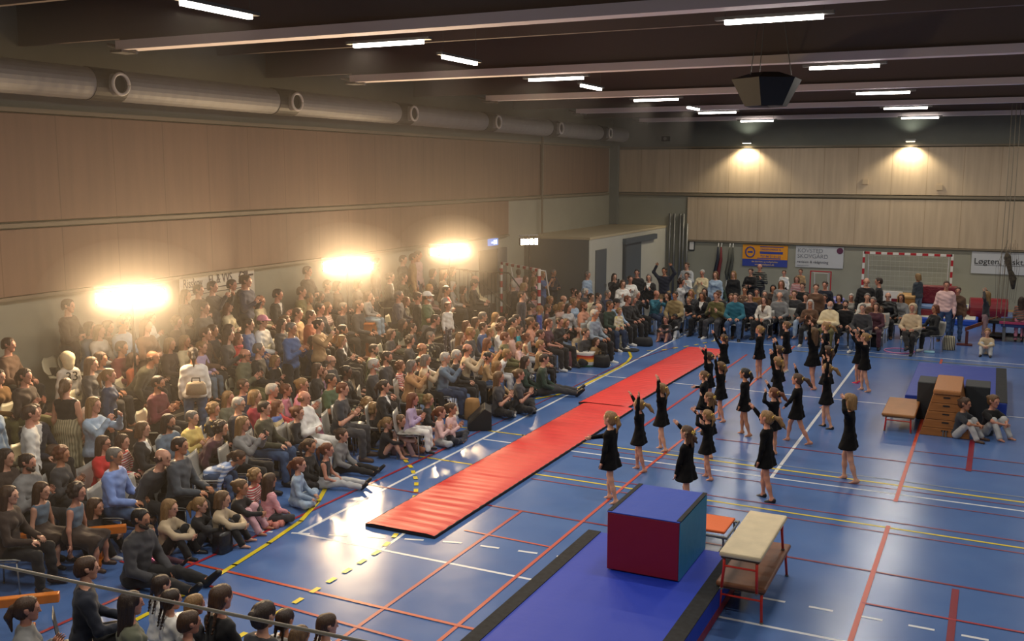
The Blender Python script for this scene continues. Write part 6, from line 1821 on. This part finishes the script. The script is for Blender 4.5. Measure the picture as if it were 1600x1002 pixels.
bag('backpack', ground(940, 573), .42, .36, .30, mat('bag_black', (24, 24, 26), .7, bump=.5), 'round black rucksack next to the striped bag')
bag('shoulder_bag', ground(888, 573), .34, .3, .42, mat('bag_mauve', (128, 80, 84), .7, bump=.4), 'mauve bag between the front row feet and the striped bag')
bag('backpack', ground(738, 655), .3, .3, .42, mat('bag_tan', (150, 112, 66), .8, bump=.4), 'tan coat bundle behind the black stage speaker', 'bundle', handle=False)
bag('backpack', ground(1362, 541), .55, .4, .35, MATS['bag_black'], 'black bag under the chairs near the pink hoop')
bag('tote_bag', ground(1482, 547), .34, .2, .4, stripes('bag_bw', (200, 190, 160), (36, 32, 30), 7, 'X'), 'black and cream striped tote bag near the standing pair')
bag('backpack', ground(703, 555), .5, .5, .4, MATS['bag_black'], 'black coat heap between chairs behind the clapping pair', 'bundle', handle=False)
bag('backpack', ground(1005, 540), .55, .4, .22, mat('coat_black', (30, 31, 36), .85, bump=.5), 'black coats heaped at the corner of the rows', 'bundle', handle=False)
bag('backpack', ground(982, 548), .6, .45, .05, MATS['coat_black'], 'dark jacket spread on the floor by the front row corner', 'bundle', handle=False)
bag('shoe_bag', ground(348, 862), .22, .26, .28, mat('bag_glitter', (30, 30, 34), .3, noise=.6, nscale=40), 'small glittery black bag beside seated child in black', 'bag')
bag('coat_bundle', ground(505, 668), .5, .45, .45, mat('coat_mustard', (150, 104, 30), .85, bump=.5), 'mustard coat folded on a seat beside ginger child', 'bundle', handle=False)
bag('plastic_bag', ground(1452, 551), .3, .25, .05, mat('bag_paleblue', (140, 190, 214), .5), 'pale blue plastic bag lying near the pink hoop', 'bag', handle=False)
# snack tray and cup at the children
e = empty('plastic_cup', tuple(ground(413, 824))); tag(e, 'clear plastic cup on the floor beside the children', 'cup')
MB().tube([(0, 0, .0), (0, 0, .13)], [.03, .045], 16, caps=False).build('cup_wall', mat('cup_plastic', (200, 205, 210), .2), e, smooth=True)
for k, (px, py) in enumerate([(420, 824), (430, 826), (438, 823)]):
    g = ground(px, py); tag(MB().tube([(0, 0, .0), (0, .02, .05), (.03, .05, .07)], [.05, .06, .03], 10).build('snack_bag', mat('snack_pink', (206, 130, 116), .5, noise=.4, nscale=20), smooth=True, loc=tuple(g)), ['pinkish snack heap right beside the clear cup', 'pinkish snack heap, middle of the three', 'pinkish snack heap farthest from the clear cup'][k], 'snack', 'snacks beside the cup')
# stage monitor speaker
g = ground(748, 668); e = empty('stage_speaker', (g[0], g[1], 0), math.radians(-62)); tag(e, 'black wedge stage speaker on the floor at the front row end', 'speaker')
MB().add([(-.3, -.22, .004), (.3, -.22, .004), (.3, .25, .004), (-.3, .25, .004), (-.3, -.22, .12), (.3, -.22, .12), (.3, .12, .44), (-.3, .12, .44), (.3, .25, .36), (-.3, .25, .36)],
         [(0, 3, 2, 1), (0, 1, 5, 4), (4, 5, 6, 7), (7, 6, 8, 9), (2, 3, 9, 8), (1, 2, 8, 6), (1, 6, 5), (0, 4, 7), (0, 7, 9, 3)]).build('cabinet', M_black, e, bevel=.01)
MB().add([(-.26, -.195, .155), (.26, -.195, .155), (.26, .095, .43), (-.26, .095, .43)], [(0, 1, 2, 3)]).build('grille', mat('grille_dark', (44, 44, 46), .5, noise=.4, nscale=80), e)
# speaker cluster under the roof
e = empty('speaker_cluster', (-3.62, 17.2, 6.08)); tag(e, 'hexagonal cluster of black loudspeakers hanging from the roof', 'loudspeaker cluster')
for k in range(6):
    a0 = math.pi / 3 * k + math.pi / 6; a1 = a0 + math.pi / 3; r0, r1 = .36, .60
    v = [(r0 * math.cos(a0), r0 * math.sin(a0), 0), (r0 * math.cos(a1), r0 * math.sin(a1), 0), (r1 * math.cos(a1), r1 * math.sin(a1), .44), (r1 * math.cos(a0), r1 * math.sin(a0), .44), (.15 * math.cos(a0), .15 * math.sin(a0), .02), (.15 * math.cos(a1), .15 * math.sin(a1), .02), (.25 * math.cos(a1), .25 * math.sin(a1), .55), (.25 * math.cos(a0), .25 * math.sin(a0), .55)]
    MB().add(v, [(0, 1, 2, 3), (4, 7, 6, 5), (0, 4, 5, 1), (3, 2, 6, 7), (0, 3, 7, 4), (1, 5, 6, 2)]).build('loudspeaker', M_black if k != 0 else mat('spk_side', (70, 74, 62), .5), e)
for a in (0, 2.1, 4.2): MB().tube([(.4 * math.cos(a), .4 * math.sin(a), .5), (.2 * math.cos(a), .2 * math.sin(a), ZC - 6.08)], .008, 5).build('suspension_cable', M_grey, e)
# white safety cable along the gallery
a, b_ = planeY(-40, 877, 2.0), planeY(640, 1018, 2.0)
tag(MB().tube([tuple(a), tuple(b_)], .0052, 8).build('gallery_cable', mat('cable_white', (206, 204, 200), .5)), 'thin white cable stretched diagonally past the gallery, nearest the camera', 'cable')

# things carried or hung over an arm in the stand
for p in people:
    if p['px'] == 330 and p['py'] == 583:
        e = bag('handbag', (0, 0), .34, .16, .22, mat('bag_taupe', (150, 132, 108), .5, bump=.3), 'taupe handbag on the back of the adult in the white top', tap=.7); q = planeX(307, 617, p['b'][0] + .2); e.location = (q[0], q[1], q[2]); e.rotation_euler = (0, 0, .6)
    if p['px'] == 105 and p['py'] == 624:
        q = planeX(134, 652, p['b'][0] + .12)
        o = MB().tube([(0, 0, .16), (.03, .02, .08), (.0, .05, -.02), (.02, .02, -.14)], [.05, .11, .10, .05], 10).tube([(.05, .05, .0), (.08, .08, -.3), (.08, .09, -.42)], [.03, .02, .02], 6).build('draped_jacket', cmat('white'), smooth=True, loc=tuple(q))
        tag(o, 'white jacket draped over the arm of the adult in the black tank top', 'jacket')
# ------------------------------------------------------------------ haze added to imitate window-glass reflection and lamp glare
mh = bpy.data.materials.new('stand_haze'); mh.use_nodes = True; nt = mh.node_tree
for n_ in list(nt.nodes): nt.nodes.remove(n_)
ou = nt.nodes.new('ShaderNodeOutputMaterial'); vs = nt.nodes.new('ShaderNodeVolumeScatter'); vs.inputs['Color'].default_value = (1, .88, .76, 1); vs.inputs['Anisotropy'].default_value = .5
vs.inputs['Density'].default_value = VEIL_DENSITY
nt.links.new(vs.outputs[0], ou.inputs['Volume'])
hz_ = MB().box(XL + .16, -8.0, 1.0, 28.5, .02, 6.7).build('haze', mh)
tag(hz_, 'thin warm haze added for glass reflection and lamp glow over the stand', 'haze', kind='stuff')

def puff(c, rx, ry, rz_, dens, label):  # added scattering volume that imitates the glare around a floodlight
    m_ = bpy.data.materials.new('added_glare_%.2f' % dens); m_.use_nodes = True; t_ = m_.node_tree
    for n_ in list(t_.nodes): t_.nodes.remove(n_)
    o_ = t_.nodes.new('ShaderNodeOutputMaterial'); v_ = t_.nodes.new('ShaderNodeVolumeScatter'); v_.inputs['Color'].default_value = (1, .93, .84, 1); v_.inputs['Anisotropy'].default_value = .2; v_.inputs['Density'].default_value = dens
    t_.links.new(v_.outputs[0], o_.inputs['Volume'])
    V_ = []; F_ = []; n = 20; mm = 12
    for i in range(mm + 1):
        for j in range(n):
            a, b2 = math.pi * i / mm, 2 * math.pi * j / n; V_.append((rx * math.sin(a) * math.cos(b2), ry * math.sin(a) * math.sin(b2), rz_ * math.cos(a)))
    for i in range(mm):
        for j in range(n): F_.append((i * n + j, (i + 1) * n + j, (i + 1) * n + (j + 1) % n, i * n + (j + 1) % n))
    o = link('added_glare', mesh('added_glare', V_, F_, [m_], None, True), None, c, math.radians(-38)); tag(o, label, 'haze', kind='stuff')
for k, nm in enumerate(('leftmost', 'second', 'third')):
    px, py = [(195, 462), (548, 415), (705, 392)][k]; g_ = ground(px, py, 2.9)
    puff((-13.1, g_[1], 2.88), 1.25, 1.5, 1.0, .045, 'wide faint haze added as glare around the %s floodlight' % nm)
    puff((-13.1, g_[1], 2.88), .48, .7, .38, .06, 'soft haze added as glare around the %s floodlight' % nm)
    puff((-13.05, g_[1], 2.88), .16, .44, .10, .75, 'dense glowing haze added as glare right at the %s floodlight' % nm)
